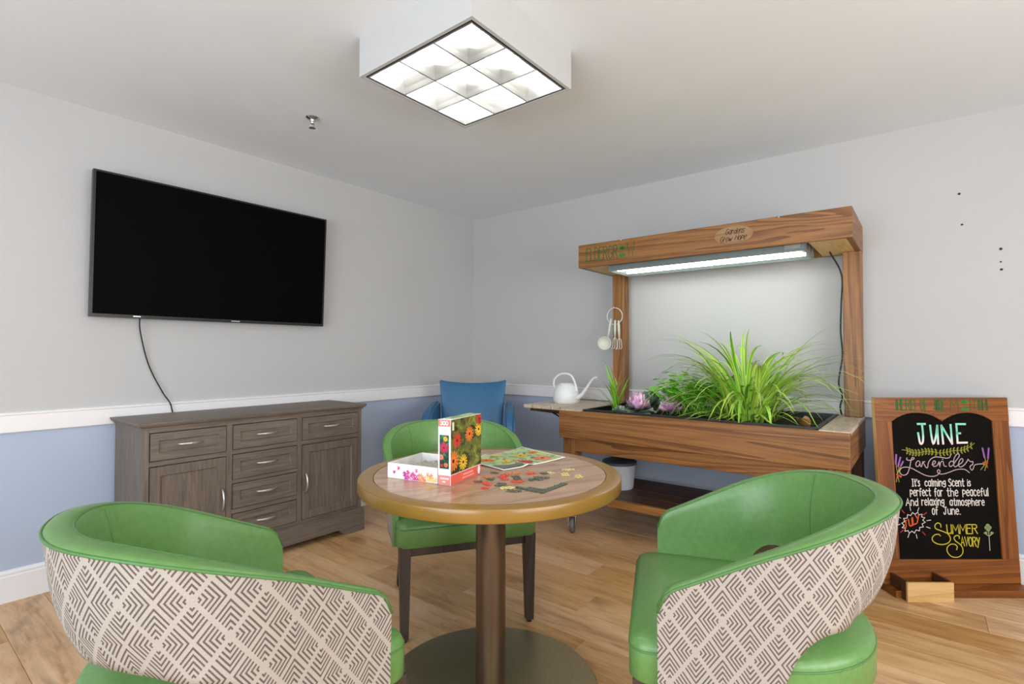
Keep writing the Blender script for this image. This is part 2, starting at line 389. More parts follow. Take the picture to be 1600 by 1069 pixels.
def blade(pts, width, up=Vector((0, 0, 1)), fold=.25, taper=1.6):
    """grass-like leaf along a 3D polyline with a V fold; u across, v along"""
    P = [Vector(p) for p in pts]; m = len(P); V, UV, Fs = [], [], []
    for i in range(m):
        t = (P[min(i+1, m-1)]-P[max(i-1, 0)]).normalized()
        side = t.cross(up); side = side.normalized() if side.length > 1e-4 else Vector((1, 0, 0))
        nn = side.cross(t); f = i/(m-1); w = width*.5*(min(1, .55+2.2*f) if f < .3 else 1)*max(.04, (1-f**(taper*1.6)))
        V += [P[i]-side*w+nn*w*fold, P[i], P[i]+side*w+nn*w*fold]; UV += [(0, f), (.5, f), (1, f)]
    for i in range(m-1):
        a = 3*i; Fs += [(a, a+1, a+4, a+3), (a+1, a+2, a+5, a+4)]
    return mesh('leaf', V, Fs, UV, smooth=True)

# ------------------------------------------------------------------ room shell
def struct(o): o['kind'] = 'structure'; return o
T = .12
# floor and planks
fl = struct(box('floor', (XB-T, YB-T, -.12), (XW+T, YW+T, -.004), plain('subfloor', '#5d442e', .9), bev=0))
PWID, PLEN, G = .182, 1.22, .0012
x = XB; ci = 0; pm = {}
def plank_mesh(dx, dy):
    k = (round(dx, 3), round(dy, 3))
    if k not in pm:
        e = .0012; V = [(-dx/2,-dy/2,-.006),(dx/2,-dy/2,-.006),(dx/2,dy/2,-.006),(-dx/2,dy/2,-.006),(-dx/2,-dy/2,-e),(dx/2,-dy/2,-e),(dx/2,dy/2,-e),(-dx/2,dy/2,-e),
             (-dx/2+e,-dy/2+e,0),(dx/2-e,-dy/2+e,0),(dx/2-e,dy/2-e,0),(-dx/2+e,dy/2-e,0)]
        Fs = [(8,9,10,11)]
        for b, t in ((0, 4), (4, 8)): Fs += [(b+i, b+(i+1) % 4, t+(i+1) % 4, t+i) for i in range(4)]
        pm[k] = mesh('plank', V, Fs); pm[k].materials.append(M['plank'])
    return pm[k]
while x < XW-.01:
    x1 = min(x+PWID, XW); y = YB-(ci*.437 % 1.0)*PLEN
    while y < YW-.01:
        y0, y1 = max(y, YB), min(y+PLEN, YW)
        if y1-y0 > .02:
            p = obj('plank', plank_mesh(x1-x-G, y1-y0-G), None, fl)
            p.location = ((x+x1)/2, (y0+y1)/2, 0.0)
            p.location = (p.location[0]-fl.location[0], p.location[1]-fl.location[1], p.location[2]-fl.location[2])
        y += PLEN
    x = x1; ci += 1
struct(box('ceiling', (XB-T, YB-T, CZ), (XW+T, YW+T, CZ+.12), M['ceiling'], bev=0))

def wall_obj(name, boxes):
    return struct(join_boxes(name, boxes, M['wall']))
wall_obj('wall_left', [((XB-T, YW, 0), (XW+T, YW+T, CZ))])
wr = wall_obj('wall_right', [((XW, YB-T, 0), (XW+T, YW, CZ))])
# walls behind the camera, each with a window opening
W0, W1, WZ0, WZ1 = -1.0, 2.0, .6, 2.1
wall_obj('wall_back', [((XB-T, YB, 0), (XB, W0, CZ)), ((XB-T, W1, 0), (XB, YW, CZ)), ((XB-T, W0, 0), (XB, W1, WZ0)), ((XB-T, W0, WZ1), (XB, W1, CZ))])
S0, S1 = -.8, 2.2
wall_obj('wall_front', [((XB, YB-T, 0), (S0, YB, CZ)), ((S1, YB-T, 0), (XW, YB, CZ)), ((S0, YB-T, 0), (S1, YB, WZ0)), ((S0, YB-T, WZ1), (S1, YB, CZ))])
def window(name, axis, a0, a1, off):
    def bx(u0, u1, z0, z1, d0, d1): return ((d0, u0, z0), (d1, u1, z1)) if axis == 'Y' else ((u0, d0, z0), (u1, d1, z1))
    mid = (a0+a1)/2
    fr = struct(join_boxes(name, [bx(a0, a0+.05, WZ0, WZ1, off-.09, off-.04), bx(a1-.05, a1, WZ0, WZ1, off-.09, off-.04), bx(mid-.025, mid+.025, WZ0, WZ1, off-.09, off-.04),
        bx(a0, a1, WZ0, WZ0+.05, off-.09, off-.04), bx(a0, a1, WZ1-.05, WZ1, off-.09, off-.04)], M['trim']))
    gl = NT('window_glass'); gl.out('#ffffff', .02); gl.b.inputs['Transmission Weight'].default_value = 1
    for u0, u1 in ((a0+.05, mid-.025), (mid+.025, a1-.05)):
        lo, hi = bx(u0, u1, WZ0+.05, WZ1-.05, off-.068, off-.062); obj('pane', join_boxes('pane_tmp', [(lo, hi)], gl.m).data, None, fr)
        bpy.data.objects.remove(bpy.data.objects['pane_tmp'])
window('window_1', 'Y', W0, W1, XB); window('window_2', 'X', S0, S1, YB)

# chair rail and baseboards: moulded profile extruded along the wall
def moulding(name, prof, axis, a0, a1, wall, sgn=-1):
    V, Fs = [], []; m = len(prof)
    for a in (a0, a1):
        for d, z in prof: V.append((a, wall+sgn*d, z) if axis == 'X' else (wall+sgn*d, a, z))
    for i in range(m): Fs.append((i, (i+1) % m, m+(i+1) % m, m+i))
    Fs += [tuple(range(m)), tuple(range(2*m-1, m-1, -1))]
    me = mesh(name, V, Fs); bm = bmesh.new(); bm.from_mesh(me); bmesh.ops.recalc_face_normals(bm, faces=bm.faces); bm.to_mesh(me); bm.free()
    return struct(obj(name, me, M['trim']))
RAIL = [(0, .792), (.016, .792), (.018, .795), (.018, .872), (.022, .876), (.022, .884), (.014, .888), (0, .888)]
BASE = [(0, 0), (.014, 0), (.014, .118), (.011, .124), (.013, .134), (.006, .146), (0, .148)]
moulding('trim_1', RAIL, 'X', XB, XW, YW); moulding('trim_2', RAIL, 'Y', YB, YW-.022, XW)
moulding('baseboard_left', BASE, 'X', XB, XW, YW); moulding('baseboard_right', BASE, 'Y', YB, YW-.014, XW)
# leftover screws in the right wall
for (yy, zz, r) in ((-.156, 2.025, .006), (-.165, 1.857, .005), (-.316, 1.707, .0065), (-.315, 1.640, .004), (-.317, 1.600, .006)):
    obj('screw', lathe([(r, 0), (r, .002), (r*.6, .004), (0, .004)], 10), M['bezel'], wr, (XW, yy, zz), (0, -PI/2, 0))

# ------------------------------------------------------------------ ceiling light
LX0, LX1, LY0, LY1, LZ = 1.25, 1.866, 1.157, 1.775, 2.28
cx, cy = (LX0+LX1)/2, (LY0+LY1)/2; hx = (LX1-LX0)/2
t = thing('ceiling_light', 'square white surface-mounted ceiling light with silvery louver grid', 'ceiling light', (cx, cy, CZ))
d = LZ-CZ; w = .014
join_boxes('housing', [((-hx, -hx, d), (-hx+w, hx, 0)), ((hx-w, -hx, d), (hx, hx, 0)), ((-hx+w, -hx, d), (hx-w, -hx+w, 0)), ((-hx+w, hx-w, d), (hx-w, hx, 0)), ((-hx+w, -hx+w, -.02), (hx-w, hx-w, 0))], M['white_metal'], t)
h2 = hx-w; g = .010
join_boxes('shadow_gap', [((-h2, -h2, d+.004), (-h2+g, h2, d+.016)), ((h2-g, -h2, d+.004), (h2, h2, d+.016)), ((-h2+g, -h2, d+.004), (h2-g, -h2+g, d+.016)), ((-h2+g, h2-g, d+.004), (h2-g, h2, d+.016))], M['black'], t)
h3 = h2-g
join_boxes('louver_frame', [((-h3, -h3, d+.001), (-h3+.006, h3, d+.07)), ((h3-.006, -h3, d+.001), (h3, h3, d+.07)), ((-h3+.006, -h3, d+.001), (h3-.006, -h3+.006, d+.07)), ((-h3+.006, h3-.006, d+.001), (h3-.006, h3, d+.07))], M['alu'], t)
# parabolic blades: wide at the top, thin at the bottom
def blade_louver(axis, pos):
    prof = [(.003, d+.002), (.006, d+.025), (.014, d+.06), (-.014, d+.06), (-.006, d+.025), (-.003, d+.002)]
    V = []
    for a in (-h3+.006, h3-.006):
        for o_, z in prof: V.append((a, pos+o_, z) if axis == 'X' else (pos+o_, a, z))
    m = 6; Fs = [(i, (i+1) % m, m+(i+1) % m, m+i) for i in range(m)]+[tuple(range(m)), tuple(range(2*m-1, m-1, -1))]
    return obj('louver_blade', mesh('louver_blade', V, Fs, smooth=False), M['alu'], t)
for k in (-1, 1):
    blade_louver('X', k*h3/3); blade_louver('Y', k*h3/3)
tm = emit('fluorescent_tube', (1, .975, .94, 1), TUBE_EMIT)
for k in (-1, 0, 1):
    obj('fluorescent_tube', tube([(-h3+.01, k*h3*2/3, d+.105), (h3-.01, k*h3*2/3, d+.105)], .016, 10), tm, t)

# ------------------------------------------------------------------ sprinkler
t = thing('ceiling_sprinkler', 'small chrome fire sprinkler head on the ceiling above the television', 'sprinkler', (1.523, 2.583, CZ))
obj('escutcheon', lathe([(.036, 0), (.036, -.003), (.03, -.008), (.014, -.014), (.012, -.02), (0, -.02)], 24), M['chrome'], t)
obj('body', lathe([(.010, -.018), (.010, -.03), (.007, -.034), (0, -.034)], 14), M['chrome'], t)
for s_ in (-1, 1): obj('frame_arm', tube([(s_*.008, 0, -.03), (s_*.012, 0, -.042), (s_*.004, 0, -.056)], .0025, 6), M['chrome'], t)
obj('deflector', lathe([(.0, -.054), (.017, -.056), (.017, -.058), (0, -.059)], 16), M['chrome'], t)

# ------------------------------------------------------------------ television
TW, TH = 1.312, .752
tilt = math.radians(2.6)
t = thing('television', 'large black flat television tilted down on the wall above the sideboard', 'television', (1.398, 3.322, 1.352), rot=(tilt, 0, 0))
box('cabinet', (-TW/2, .004, 0), (TW/2, .032, TH), M['bezel'], t, .003)
box('rear_housing', (-TW*.32, .030, .08), (TW*.32, .052, TH*.55), M['black'], t, .008)
join_boxes('bezel_frame', [((-TW/2, 0, 0), (-TW/2+.011, .006, TH)), ((TW/2-.011, 0, 0), (TW/2, .006, TH)), ((-TW/2+.011, 0, 0), (TW/2-.011, .006, .018)), ((-TW/2+.011, 0, TH-.009), (TW/2-.011, .006, TH))], M['bezel'], t)
box('screen', (-TW/2+.011, .003, .018), (TW/2-.011, .0055, TH-.009), M['screen'], t, 0)
box('logo_plate', (.035, -.0008, .006), (.085, .0004, .0125), M['silver'], t, 0); box('sticker', (-.47, -.0008, .008), (-.435, .0004, .014), M['silver'], t, 0)
box('wall_bracket', (-.2, .05, .2), (.2, .064, .5), M['black'], t, .002)
cpts = catmull([(.965, 3.345, 1.37), (.975, 3.365, 1.28), (1.02, 3.378, 1.10), (1.085, 3.372, .95), (1.12, 3.36, .885), (1.135, 3.362, .83)], 8)
o = obj('power_cord', tube(cpts, .0035, 6), M['cord'], t); o.matrix_parent_inverse = t.matrix_basis.inverted()

# ------------------------------------------------------------------ sideboard
t = thing('sideboard', 'long grey-brown wooden sideboard with drawers and two doors against the wall', 'sideboard', (1.486, 3.15, 0))
X0, X1 = -.617, .617; YF, YK = -.21, .215
SW = sideboard_wood
join_boxes('carcass', [((X0, YF+.022, .05), (X0+.02, YK, .80)), ((X1-.02, YF+.022, .05), (X1, YK, .80)), ((X0+.02, YK-.012, .05), (X1-.02, YK, .80)), ((X0+.02, YF+.03, .06), (X1-.02, YK-.012, .08)), ((X0+.02, YF+.06, .1), (X1-.02, YF+.07, .79))], SW('Z'), t)
# face frame
for a, b in ((X0, X0+.026), (-.236, -.205), (.166, .196), (X1-.026, X1)): box('stile', (a, YF, .14), (b, YF+.022, .795), SW, t, .0015)
box('rail', (X0+.026, YF+.0004, .778), (X1-.026, YF+.022, .795), SW, t, .001)
box('rail', (X0+.026, YF+.0004, .14), (X1-.026, YF+.022, .165), SW, t, .001)
for a, b, zs in ((X0+.026, -.236, [(.614, .638)]), (-.205, .166, [(.618, .641), (.46, .48), (.298, .322)]), (.196, X1-.026, [(.614, .638)])):
    for z0, z1 in zs: box('rail', (a, YF+.0004, z0), (b, YF+.022, z1), SW, t, .001)
# cornice
V = []; prof = [(0, .795), (.006, .795), (.008, .803), (.018, .811), (.022, .817), (.024, .826), (0, .826)]
def ring(o_): return [(X0-o_, YK), (X0-o_, YF-o_), (X1+o_, YF-o_), (X1+o_, YK)]
for o_, z in prof: V += [(x_, y_, z) for x_, y_ in ring(o_)]
Fs = []
for i in range(len(prof)-1):
    for k in range(3): Fs.append((4*i+k, 4*i+k+1, 4*i+5+k, 4*i+4+k))
me = mesh('cornice', V, Fs); obj('cornice', me, SW('X'), t)
box('top', (X0-.026, YF-.026, .822), (X1+.026, YK, .829), SW, t, .002)
# plinth with cut-out arch
a = .13
pl = [(X0-.016, 0), (X0+a, 0), (X0+a+.045, .042), (X1-a-.045, .042), (X1-a, 0), (X1+.016, 0), (X1+.016, .13), (X1+.006, .148), (X0-.006, .148), (X0-.016, .13)]
n_ = len(pl); V = [(u, YF-.016, z) for u, z in pl]+[(u, YF+.006, z) for u, z in pl]
Fs = [tuple(range(n_)), tuple(range(2*n_-1, n_-1, -1))]+[(i, n_+i, n_+(i+1) % n_, (i+1) % n_) for i in range(n_)]
obj('plinth', mesh('plinth', V, Fs), SW('X'), t)
for s_ in (-1, 1):
    xx = X1 if s_ > 0 else X0-.016
    box('plinth_side', (xx, YF+.006, 0), (xx+.016, YK, .14), SW, t, .002)
def panel_front(name, x0, x1, z0, z1, fr, parent, grain='X'):
    """recessed shaker front: frame pieces in one mesh, sunk centre panel"""
    y0, y1 = YF-.003, YF+.016
    V, Fs = [], []
    def P(u, v, y): V.append((u, y, v)); return len(V)-1
    o = [P(x0, z0, y0), P(x1, z0, y0), P(x1, z1, y0), P(x0, z1, y0)]
    i1 = [P(x0+fr, z0+fr, y0), P(x1-fr, z0+fr, y0), P(x1-fr, z1-fr, y0), P(x0+fr, z1-fr, y0)]
    e = .004; i2 = [P(x0+fr+e, z0+fr+e, y0+.008), P(x1-fr-e, z0+fr+e, y0+.008), P(x1-fr-e, z1-fr-e, y0+.008), P(x0+fr+e, z1-fr-e, y0+.008)]
    bk = [P(x0, z0, y1), P(x1, z0, y1), P(x1, z1, y1), P(x0, z1, y1)]
    for k in range(4):
        j = (k+1) % 4; Fs += [(o[k], o[j], i1[j], i1[k]), (i1[k], i1[j], i2[j], i2[k]), (bk[j], o[j], o[k], bk[k])]
    Fs += [tuple(i2), tuple(reversed(bk))]
    return obj(name, mesh(name, V, Fs), SW(grain), parent)
def handle(parent, x, z, vert=False, L=.118):
    pts = []
    for i in range(11):
        u = (i/10-.5)*L; b_ = -.024*(1-(2*i/10-1)**2)-.004
        pts.append((x, YF-.003+b_, z+u) if vert else (x+u, YF-.003+b_, z-.0))
    obj('handle', tube(pts, [.004+.0025*math.sin(PI*i/10) for i in range(11)], 8), M['silver'], parent)
gp = .0035
cols = [(X0+.026, -.236), (-.205, .166), (.196, X1-.026)]
for ci_, (a, b) in enumerate(cols):
    rows = [(.641, .778)] if ci_ == 1 else [(.638, .778)]
    if ci_ == 1: rows += [(.48, .618), (.322, .46), (.165, .298)]
    for z0, z1 in rows:
        dr = panel_front('drawer', a+gp, b-gp, z0+gp, z1-gp, .036 if ci_ != 1 else .038, t); handle(dr, (a+b)/2, (z0+z1)/2+.004)
    if ci_ != 1:
        do = panel_front('door', a+gp, b-gp, .165+gp, .614-gp, .045, t, 'Z'); handle(do, b-.022 if ci_ == 0 else a+.022, .387, True)

# ------------------------------------------------------------------ round table
TX, TY, TZ, TR = 1.404, 1.207, .75, .452
t = thing('round_table', 'round pedestal table with woodgrain top and golden edge among the green chairs', 'table', (TX, TY, 0), math.radians(-25))
obj('tabletop', lathe([(0, TZ-.03), (TR-.052, TZ-.03), (TR-.052, TZ-.0006), (0, TZ-.0006)], 96), laminate('X'), t)
obj('edge_band', lathe([(TR-.05, TZ-.041), (TR-.006, TZ-.041), (TR-.002, TZ-.0395), (TR, TZ-.036), (TR, TZ-.005), (TR-.0015, TZ-.0015), (TR-.006, TZ), (TR-.0495, TZ), (TR-.0505, TZ-.003), (TR-.0505, TZ-.03)], 96, cap=False), M['gold_edge'], t)
obj('underside', lathe([(0, TZ-.040), (TR-.05, TZ-.040), (TR-.05, TZ-.031), (0, TZ-.031)], 64), M['black'], t)
obj('mounting_plate', lathe([(0, TZ-.055), (.2, TZ-.055), (.2, TZ-.045), (0, TZ-.045)], 32), M['black'], t)
obj('column', lathe([(.052, .008), (.052, TZ-.05)], 48), M['bronze'], t)
obj('base_disc', lathe([(.372, 0), (.376, .003), (.376, .010), (.372, .014), (.06, .016), (0, .016)], 96), M['brass_disc'], t)

# ------------------------------------------------------------------ tub chairs
def chair_parts():
    parts = []
    HW, AF, YC, RB = .312, .232, -.02, .30      # half width, arm front y, arc centre y, rear arc depth
    # U path sampled from +x arm front round the back to -x arm front
    path = []
    ns = 14
    for i in range(ns): path.append(Vector((HW, AF+(YC-AF)*i/ns, 0)))
    na = 44
    for i in range(na+1):
        a_ = PI*i/na; path.append(Vector((HW*math.cos(a_), YC-RB*math.sin(a_), 0)))
    for i in range(1, ns+1): path.append(Vector((-HW, YC+(AF-YC)*i/ns, 0)))
    m = len(path); arc = [0.0]
    for i in range(1, m): arc.append(arc[-1]+(path[i]-path[i-1]).length)
    Ltot = arc[-1]
    nor = []
    for i in range(m):
        tg = (path[min(i+1, m-1)]-path[max(i-1, 0)]).normalized(); nor.append(Vector((-tg.y, tg.x, 0)) if False else Vector((tg.y, -tg.x, 0)))
    # make sure normals point outward
    if nor[m//2].y > 0: nor = [-v for v in nor]
    def sm(x): x = max(0, min(1, x)); return x*x*(3-2*x)
    ZA, ZB = .612, .815
    def ztop(i):
        d = min(arc[i], Ltot-arc[i]); k = d/(Ltot/2)
        z = ZA+(ZB-ZA)*(.75*min(1, k/.72)+.25*sm(k/.8)) if k < .8 else ZB
        z = ZA+(ZB-ZA)*(math.sin(min(1, k/.82)*PI/2)**1.15)
        r = .045
        if d < r: z -= r-math.sqrt(max(0, r*r-(r-d)**2))
        return z
    def zbot(i):
        d = min(arc[i], Ltot-arc[i]); s0 = .265
        lo, hi = .372, .575
        if d <= s0: return lo
        if d < s0+.12:
            q = (d-s0)/.12; return lo+(hi-lo-.02)*math.sqrt(1-(1-q)**2)
        return hi-.02+.02*sm((d-s0-.12)/.2)
    def back(i):
        d = min(arc[i], Ltot-arc[i]); return sm(d/(Ltot/2)/.75)
    def tuck(i, z): return .046*sm((back(i)-.78)/.22)*(max(0, .73-max(z, .54))/.2)**2
    def outer(i, z):
        f = max(0, (z-.45))/.37; return path[i]+nor[i]*((.016+.022*back(i))*f**1.1-tuck(i, z))+Vector((0, 0, z))
    def th(i): return .026+.028*back(i)
    # outer fabric
    MR = 12; V, UV, Fs = [], [], []
    for i in range(m):
        zt, zb = ztop(i)-.007, zbot(i)
        for k in range(MR+1):
            z = zb+(zt-zb)*k/MR; V.append(outer(i, z)); UV.append((arc[i], z))
    for i in range(m-1):
        for k in range(MR):
            q = i*(MR+1)+k; Fs.append((q, q+1, q+MR+2, q+MR+1))
    # lower lip back to the inside
    b = len(V)
    for i in range(m): V.append(outer(i, zbot(i))-nor[i]*max(.006, th(i)*.9-tuck(i, zbot(i)))); UV.append((arc[i], zbot(i)-.03))
    for i in range(m-1): Fs.append((i*(MR+1), (i+1)*(MR+1), b+i+1, b+i))
    parts.append(('outer_shell', mesh('outer_shell', V, Fs, UV, True), M['fabric'], 'cream fabric with dark nested diamond chevrons'))
    # leather: rim roll + inner face
    V, Fs = [], []; rows = None
    for i in range(m):
        zt, zb = ztop(i), zbot(i); tk = th(i); O = outer(i, zt-.007); n_ = nor[i]; col = []
        for q in range(7):
            a_ = PI*q/6; hgt = .007*math.sin(a_)**.8 if 0 < q < 6 else 0
            off = tk*(1-math.cos(a_))/2
            col.append(O-n_*off+Vector((0, 0, hgt)))
        inn = col[-1]; zl = max(zb, .44) if zb < .44 else zb
        for q in range(1, 9):
            f = q/8; z = inn.z+(zl-inn.z)*f
            pad = .014*math.sin(PI*min(1, f*1.1))*back(i)
            base = path[i]-n_*(tk-.01*(1-f)*0)+n_*((.016+.022*back(i))*max(0, (z-.45)/.37)**1.1)
            col.append(Vector((base.x, base.y, z))-n_*pad)
        rows = len(col); V += col
    for i in range(m-1):
        for k in range(rows-1):
            q = i*rows+k; Fs.append((q, q+1, q+rows+1, q+rows))
    for i in (0, m-1):   # arm fronts
        c = [i*rows+k for k in range(rows)]
        b = len(V); V.append(outer(i, .372)); V.append(path[i]-nor[i]*th(i)+Vector((0, 0, .372)))
        f = c+[b+1, b]; Fs.append(tuple(f) if i else tuple(reversed(f)))
    me = mesh('inner_shell', V, Fs, smooth=True)
    bm = bmesh.new(); bm.from_mesh(me); bmesh.ops.recalc_face_normals(bm, faces=bm.faces)
    for e in bm.edges:
        if len(e.link_faces) == 2 and e.calc_face_angle(0) > .9: e.smooth = False
    bm.to_mesh(me); bm.free()
    parts.append(('inner_shell', me, M['leather'], 'smooth green leather lining'))
    # piping along both rim seams
    pp = [outer(i, ztop(i)-.007)+nor[i]*.001 for i in range(m)]
    pi_ = [outer(i, ztop(i)-.004)-nor[i]*(th(i)*.93) for i in range(m)]
    parts.append(('piping', tube(pp, .0032, 6), M['leather_dark'], None))
    parts.append(('piping', tube(pi_, .0026, 6), M['leather_dark'], None))
    for i in (ns+12, m-1-ns-12):
        pts = []
        for q in range(9):
            f = q/8; zt = ztop(i)-.01; z = zt+(max(.5, zbot(i)+.006)-zt)*f
            pad = .014*math.sin(PI*min(1, f*1.1))*back(i)
            base = path[i]-nor[i]*(th(i)+pad+.0005)+nor[i]*((.016+.022*back(i))*max(0, (z-.45)/.37)**1.1); pts.append((base.x, base.y, z))
        parts.append(('seam', tube(pts, .0016, 5), M['leather_dark'], None))
    # seat cushion: D outline, puffed
    out = []
    hw = .300; yf = .300; rc = .045
    for i in range(7):
        a_ = PI/2*i/6; out.append((hw-rc+rc*math.cos(a_), yf-rc+rc*math.sin(a_)))
    for i in range(7):
        a_ = PI/2+PI/2*i/6; out.append((-hw+rc+rc*math.cos(a_), yf-rc+rc*math.sin(a_)))
    for i in range(25):
        a_ = PI+PI*i/24; out.append((hw*.985*math.cos(a_), -.02+.285*math.sin(a_)))
    n_ = len(out); V, Fs = [], []
    levels = [(0.985, .378), (1.0, .384), (1.0, .445), (.995, .462), (.978, .474), (.95, .480), (.75, .486), (.45, .489), (.15, .490)]
    for sc_, z in levels:
        for x_, y_ in out: V.append((x_*sc_, y_*sc_+.0*(1-sc_), z))
    for k in range(len(levels)-1):
        for i in range(n_): Fs.append((k*n_+i, k*n_+(i+1) % n_, (k+1)*n_+(i+1) % n_, (k+1)*n_+i))
    Fs += [tuple(range(n_-1, -1, -1)), tuple((len(levels)-1)*n_+i for i in range(n_))]
    parts.append(('seat', mesh('seat', V, Fs, smooth=True), M['leather'], 'green leather seat cushion'))
    parts.append(('seat_piping', tube([(x_*.9975, y_*.9975, .455) for x_, y_ in out], .0028, 6, closed=True), M['leather_dark'], None))
    # legs and apron
    def leg(sx, sy, tx, ty):
        a_, b_ = .024, .016; V = []
        for z, h, dx, dy in ((.012, b_, tx, ty), (.384, a_, 0, 0)):
            for u, v in ((-1, -1), (1, -1), (1, 1), (-1, 1)): V.append((sx+dx+u*h, sy+dy+v*h, z))
        return mesh('leg', V, [(3,2,1,0),(4,5,6,7),(0,1,5,4),(1,2,6,5),(2,3,7,6),(3,0,4,7)])
    feet = []
    for sx, sy, tx, ty in ((.268, .266, .0, .004), (-.268, .266, .0, .004), (.2, -.2, .03, -.05), (-.2, -.2, -.03, -.05)):
        parts.append(('leg', leg(sx, sy, tx, ty), M['chair_leg'], None)); feet.append((sx+tx, sy+ty))
        parts.append(('glide', tube([(sx+tx, sy+ty, 0), (sx+tx, sy+ty, .013)], .011, 10), M['black_rubber'], None))
    for lo, hi in (((-.246, .25, .34), (.246, .275, .380)), ((.256, -.18, .34), (.280, .244, .380)), ((-.280, -.18, .34), (-.256, .244, .380)), ((-.2, -.215, .34), (.2, -.19, .380))):
        c = [(lo[i]+hi[i])/2 for i in range(3)]; me = boxmesh(hi[0]-lo[0], hi[1]-lo[1], hi[2]-lo[2], .002); me.transform(Matrix.Translation(c))
        parts.append(('apron_rail', me, M['chair_leg'], None))
    return parts
CP = chair_parts()
def put_chair(label, r, f, face):
    """r, f = seat centre (right, forward); face = facing direction in (right, forward)"""
    p = rf(r, f); dv = F0*face[1]+RT*face[0]; ang = math.atan2(dv.y, dv.x)-PI/2
    th = thing('tub_chair', label, 'chair', p, ang, 'green tub chairs around the table')
    for nm, me, mt, lb in CP:
        o = obj(nm, me, mt, th)
        if lb: o['label'] = lb
    return th
put_chair('green leather tub chair facing the camera behind the round table', -.265, 2.47, (.313, -.95))
put_chair('green leather tub chair with patterned back in the left foreground', -.67, 1.282, (.69, .724))
put_chair('green leather tub chair with patterned back between table and chalkboard', .648, 1.474, (-.963, .27))

# ------------------------------------------------------------------ blue armchair in the corner
bp = rf(-.315, 3.93); dv = -F0
t = thing('blue_armchair', 'blue leather armchair standing in the room corner behind the green chair', 'armchair', bp, math.atan2(dv.y, dv.x)-PI/2)
BL = M['blue_leather']
def back_pad():
    V, Fs = [], []; nx, nz = 14, 12; 
    for side in (0, 1):
        for j in range(nz+1):
            v = j/nz
            for i in range(nx+1):
                u = i/nx*2-1
                hw = .235+.034*v**2.0
                z = .46+.475*v-(.016*(1-u*u)*v**6)+(.012*abs(u)**4*v**6)
                y = -.20-.10*v+.03*(1-u*u)*(-1)*(1)+(.03*u*u)
                bulge = .03*(1-u**6)*math.sin(PI*min(1, .15+v*.8))
                y += (bulge if side == 0 else -.07)
                V.append((u*hw, y, z))
    w_ = nx+1; N_ = w_*(nz+1)
    for j in range(nz):
        for i in range(nx):
            a_ = j*w_+i; Fs += [(a_, a_+1, a_+w_+1, a_+w_), (N_+a_, N_+a_+w_, N_+a_+w_+1, N_+a_+1)]
    for i in range(nx): Fs += [(i, N_+i, N_+i+1, i+1), (nz*w_+i, nz*w_+i+1, N_+nz*w_+i+1, N_+nz*w_+i)]
    for j in range(nz): Fs += [(j*w_, (j+1)*w_, N_+(j+1)*w_, N_+j*w_), (j*w_+nx, N_+j*w_+nx, N_+(j+1)*w_+nx, (j+1)*w_+nx)]
    return mesh('backrest', V, Fs, smooth=True)
o = obj('backrest', back_pad(), BL, t); md = o.modifiers.new('b', 'BEVEL'); md.width = .008; md.segments = 2; md.limit_method = 'ANGLE'; md.angle_limit = 1.0
def arm_side(sx):
    prof = catmull([(-.31, .36, 0), (-.32, .60, 0), (-.30, .76, 0), (-.22, .785, 0), (0, .765, 0), (.14, .735, 0), (.225, .67, 0), (.25, .58, 0), (.25, .36, 0)], 4)
    V = [(sx*.262, p.x, p.y) for p in prof]+[(sx*.335, p.x, p.y-.01) for p in prof]; n_ = len(prof)
    Fs = [tuple(range(n_)), tuple(range(2*n_-1, n_-1, -1))]+[(i, n_+i, n_+(i+1) % n_, (i+1) % n_) for i in range(n_)]
    me = mesh('arm', V, Fs); bm = bmesh.new(); bm.from_mesh(me); bmesh.ops.recalc_face_normals(bm, faces=bm.faces)
    bmesh.ops.bevel(bm, geom=[e for e in bm.edges if len(e.link_faces) == 2 and e.calc_face_angle(0) > .9], offset=.018, segments=3, affect='EDGES'); bm.to_mesh(me); bm.free()
    return me
for s_ in (-1, 1): obj('arm', arm_side(s_), BL, t)
box('seat', (-.258, -.24, .36), (.258, .26, .475), BL, t, .03, 3)
box('seat_base', (-.33, -.30, .30), (.33, .245, .357), BL, t, .01)
for sx in (-.28, .28):
    for sy in (-.26, .20): obj('leg', tube([(sx, sy, 0), (sx, sy, .30)], [.017, .024], 8), M['chair_leg'], t)

# ------------------------------------------------------------------ planter cart
PX0, PX1, PY0, PY1, PZ0, PZ1 = 2.85, 3.645, .275, 1.868, .622, .80
pc = thing('planter_cart', 'wooden planter box on wheels with tall lamp hood against the wall', 'planter', (3.25, 1.07, 0))
OX, OY = 3.25, 1.07
def pbox(name, lo, hi, mat, parent=None, bev=.004):
    par = parent or pc
    lo = (lo[0]-OX, lo[1]-OY, lo[2]); hi = (hi[0]-OX, hi[1]-OY, hi[2])
    if parent is not None and parent is not pc:
        L = parent.location; lo = tuple(lo[i]-L[i] for i in range(3)); hi = tuple(hi[i]-L[i] for i in range(3))
    return box(name, lo, hi, mat, par, bev)
bt = .038
front = pbox('front_board', (PX0, PY0, PZ0), (PX0+bt, PY1, PZ1-.002), cedar)
pbox('back_board', (PX1-bt, PY0+.0, PZ0), (PX1, PY1, PZ1-.02), cedar)
pbox('side_board', (PX0+bt, PY0, PZ0), (PX1-bt, PY0+bt, PZ1-.02), cedar)
pbox('side_board', (PX0+bt, PY1-bt, PZ0), (PX1-bt, PY1, PZ1-.02), cedar)
pbox('top_board', (PX0+.002, PY0, PZ1-.018), (PX1, PY0+.128, PZ1+.002), greywood)
pbox('top_board', (PX0+.002, PY1-.155, PZ1-.018), (PX1, PY1, PZ1+.002), greywood)
LY_0, LY_1 = PY0+.132, PY1-.16; LX_0, LX_1 = PX0+.04, PX1-.05
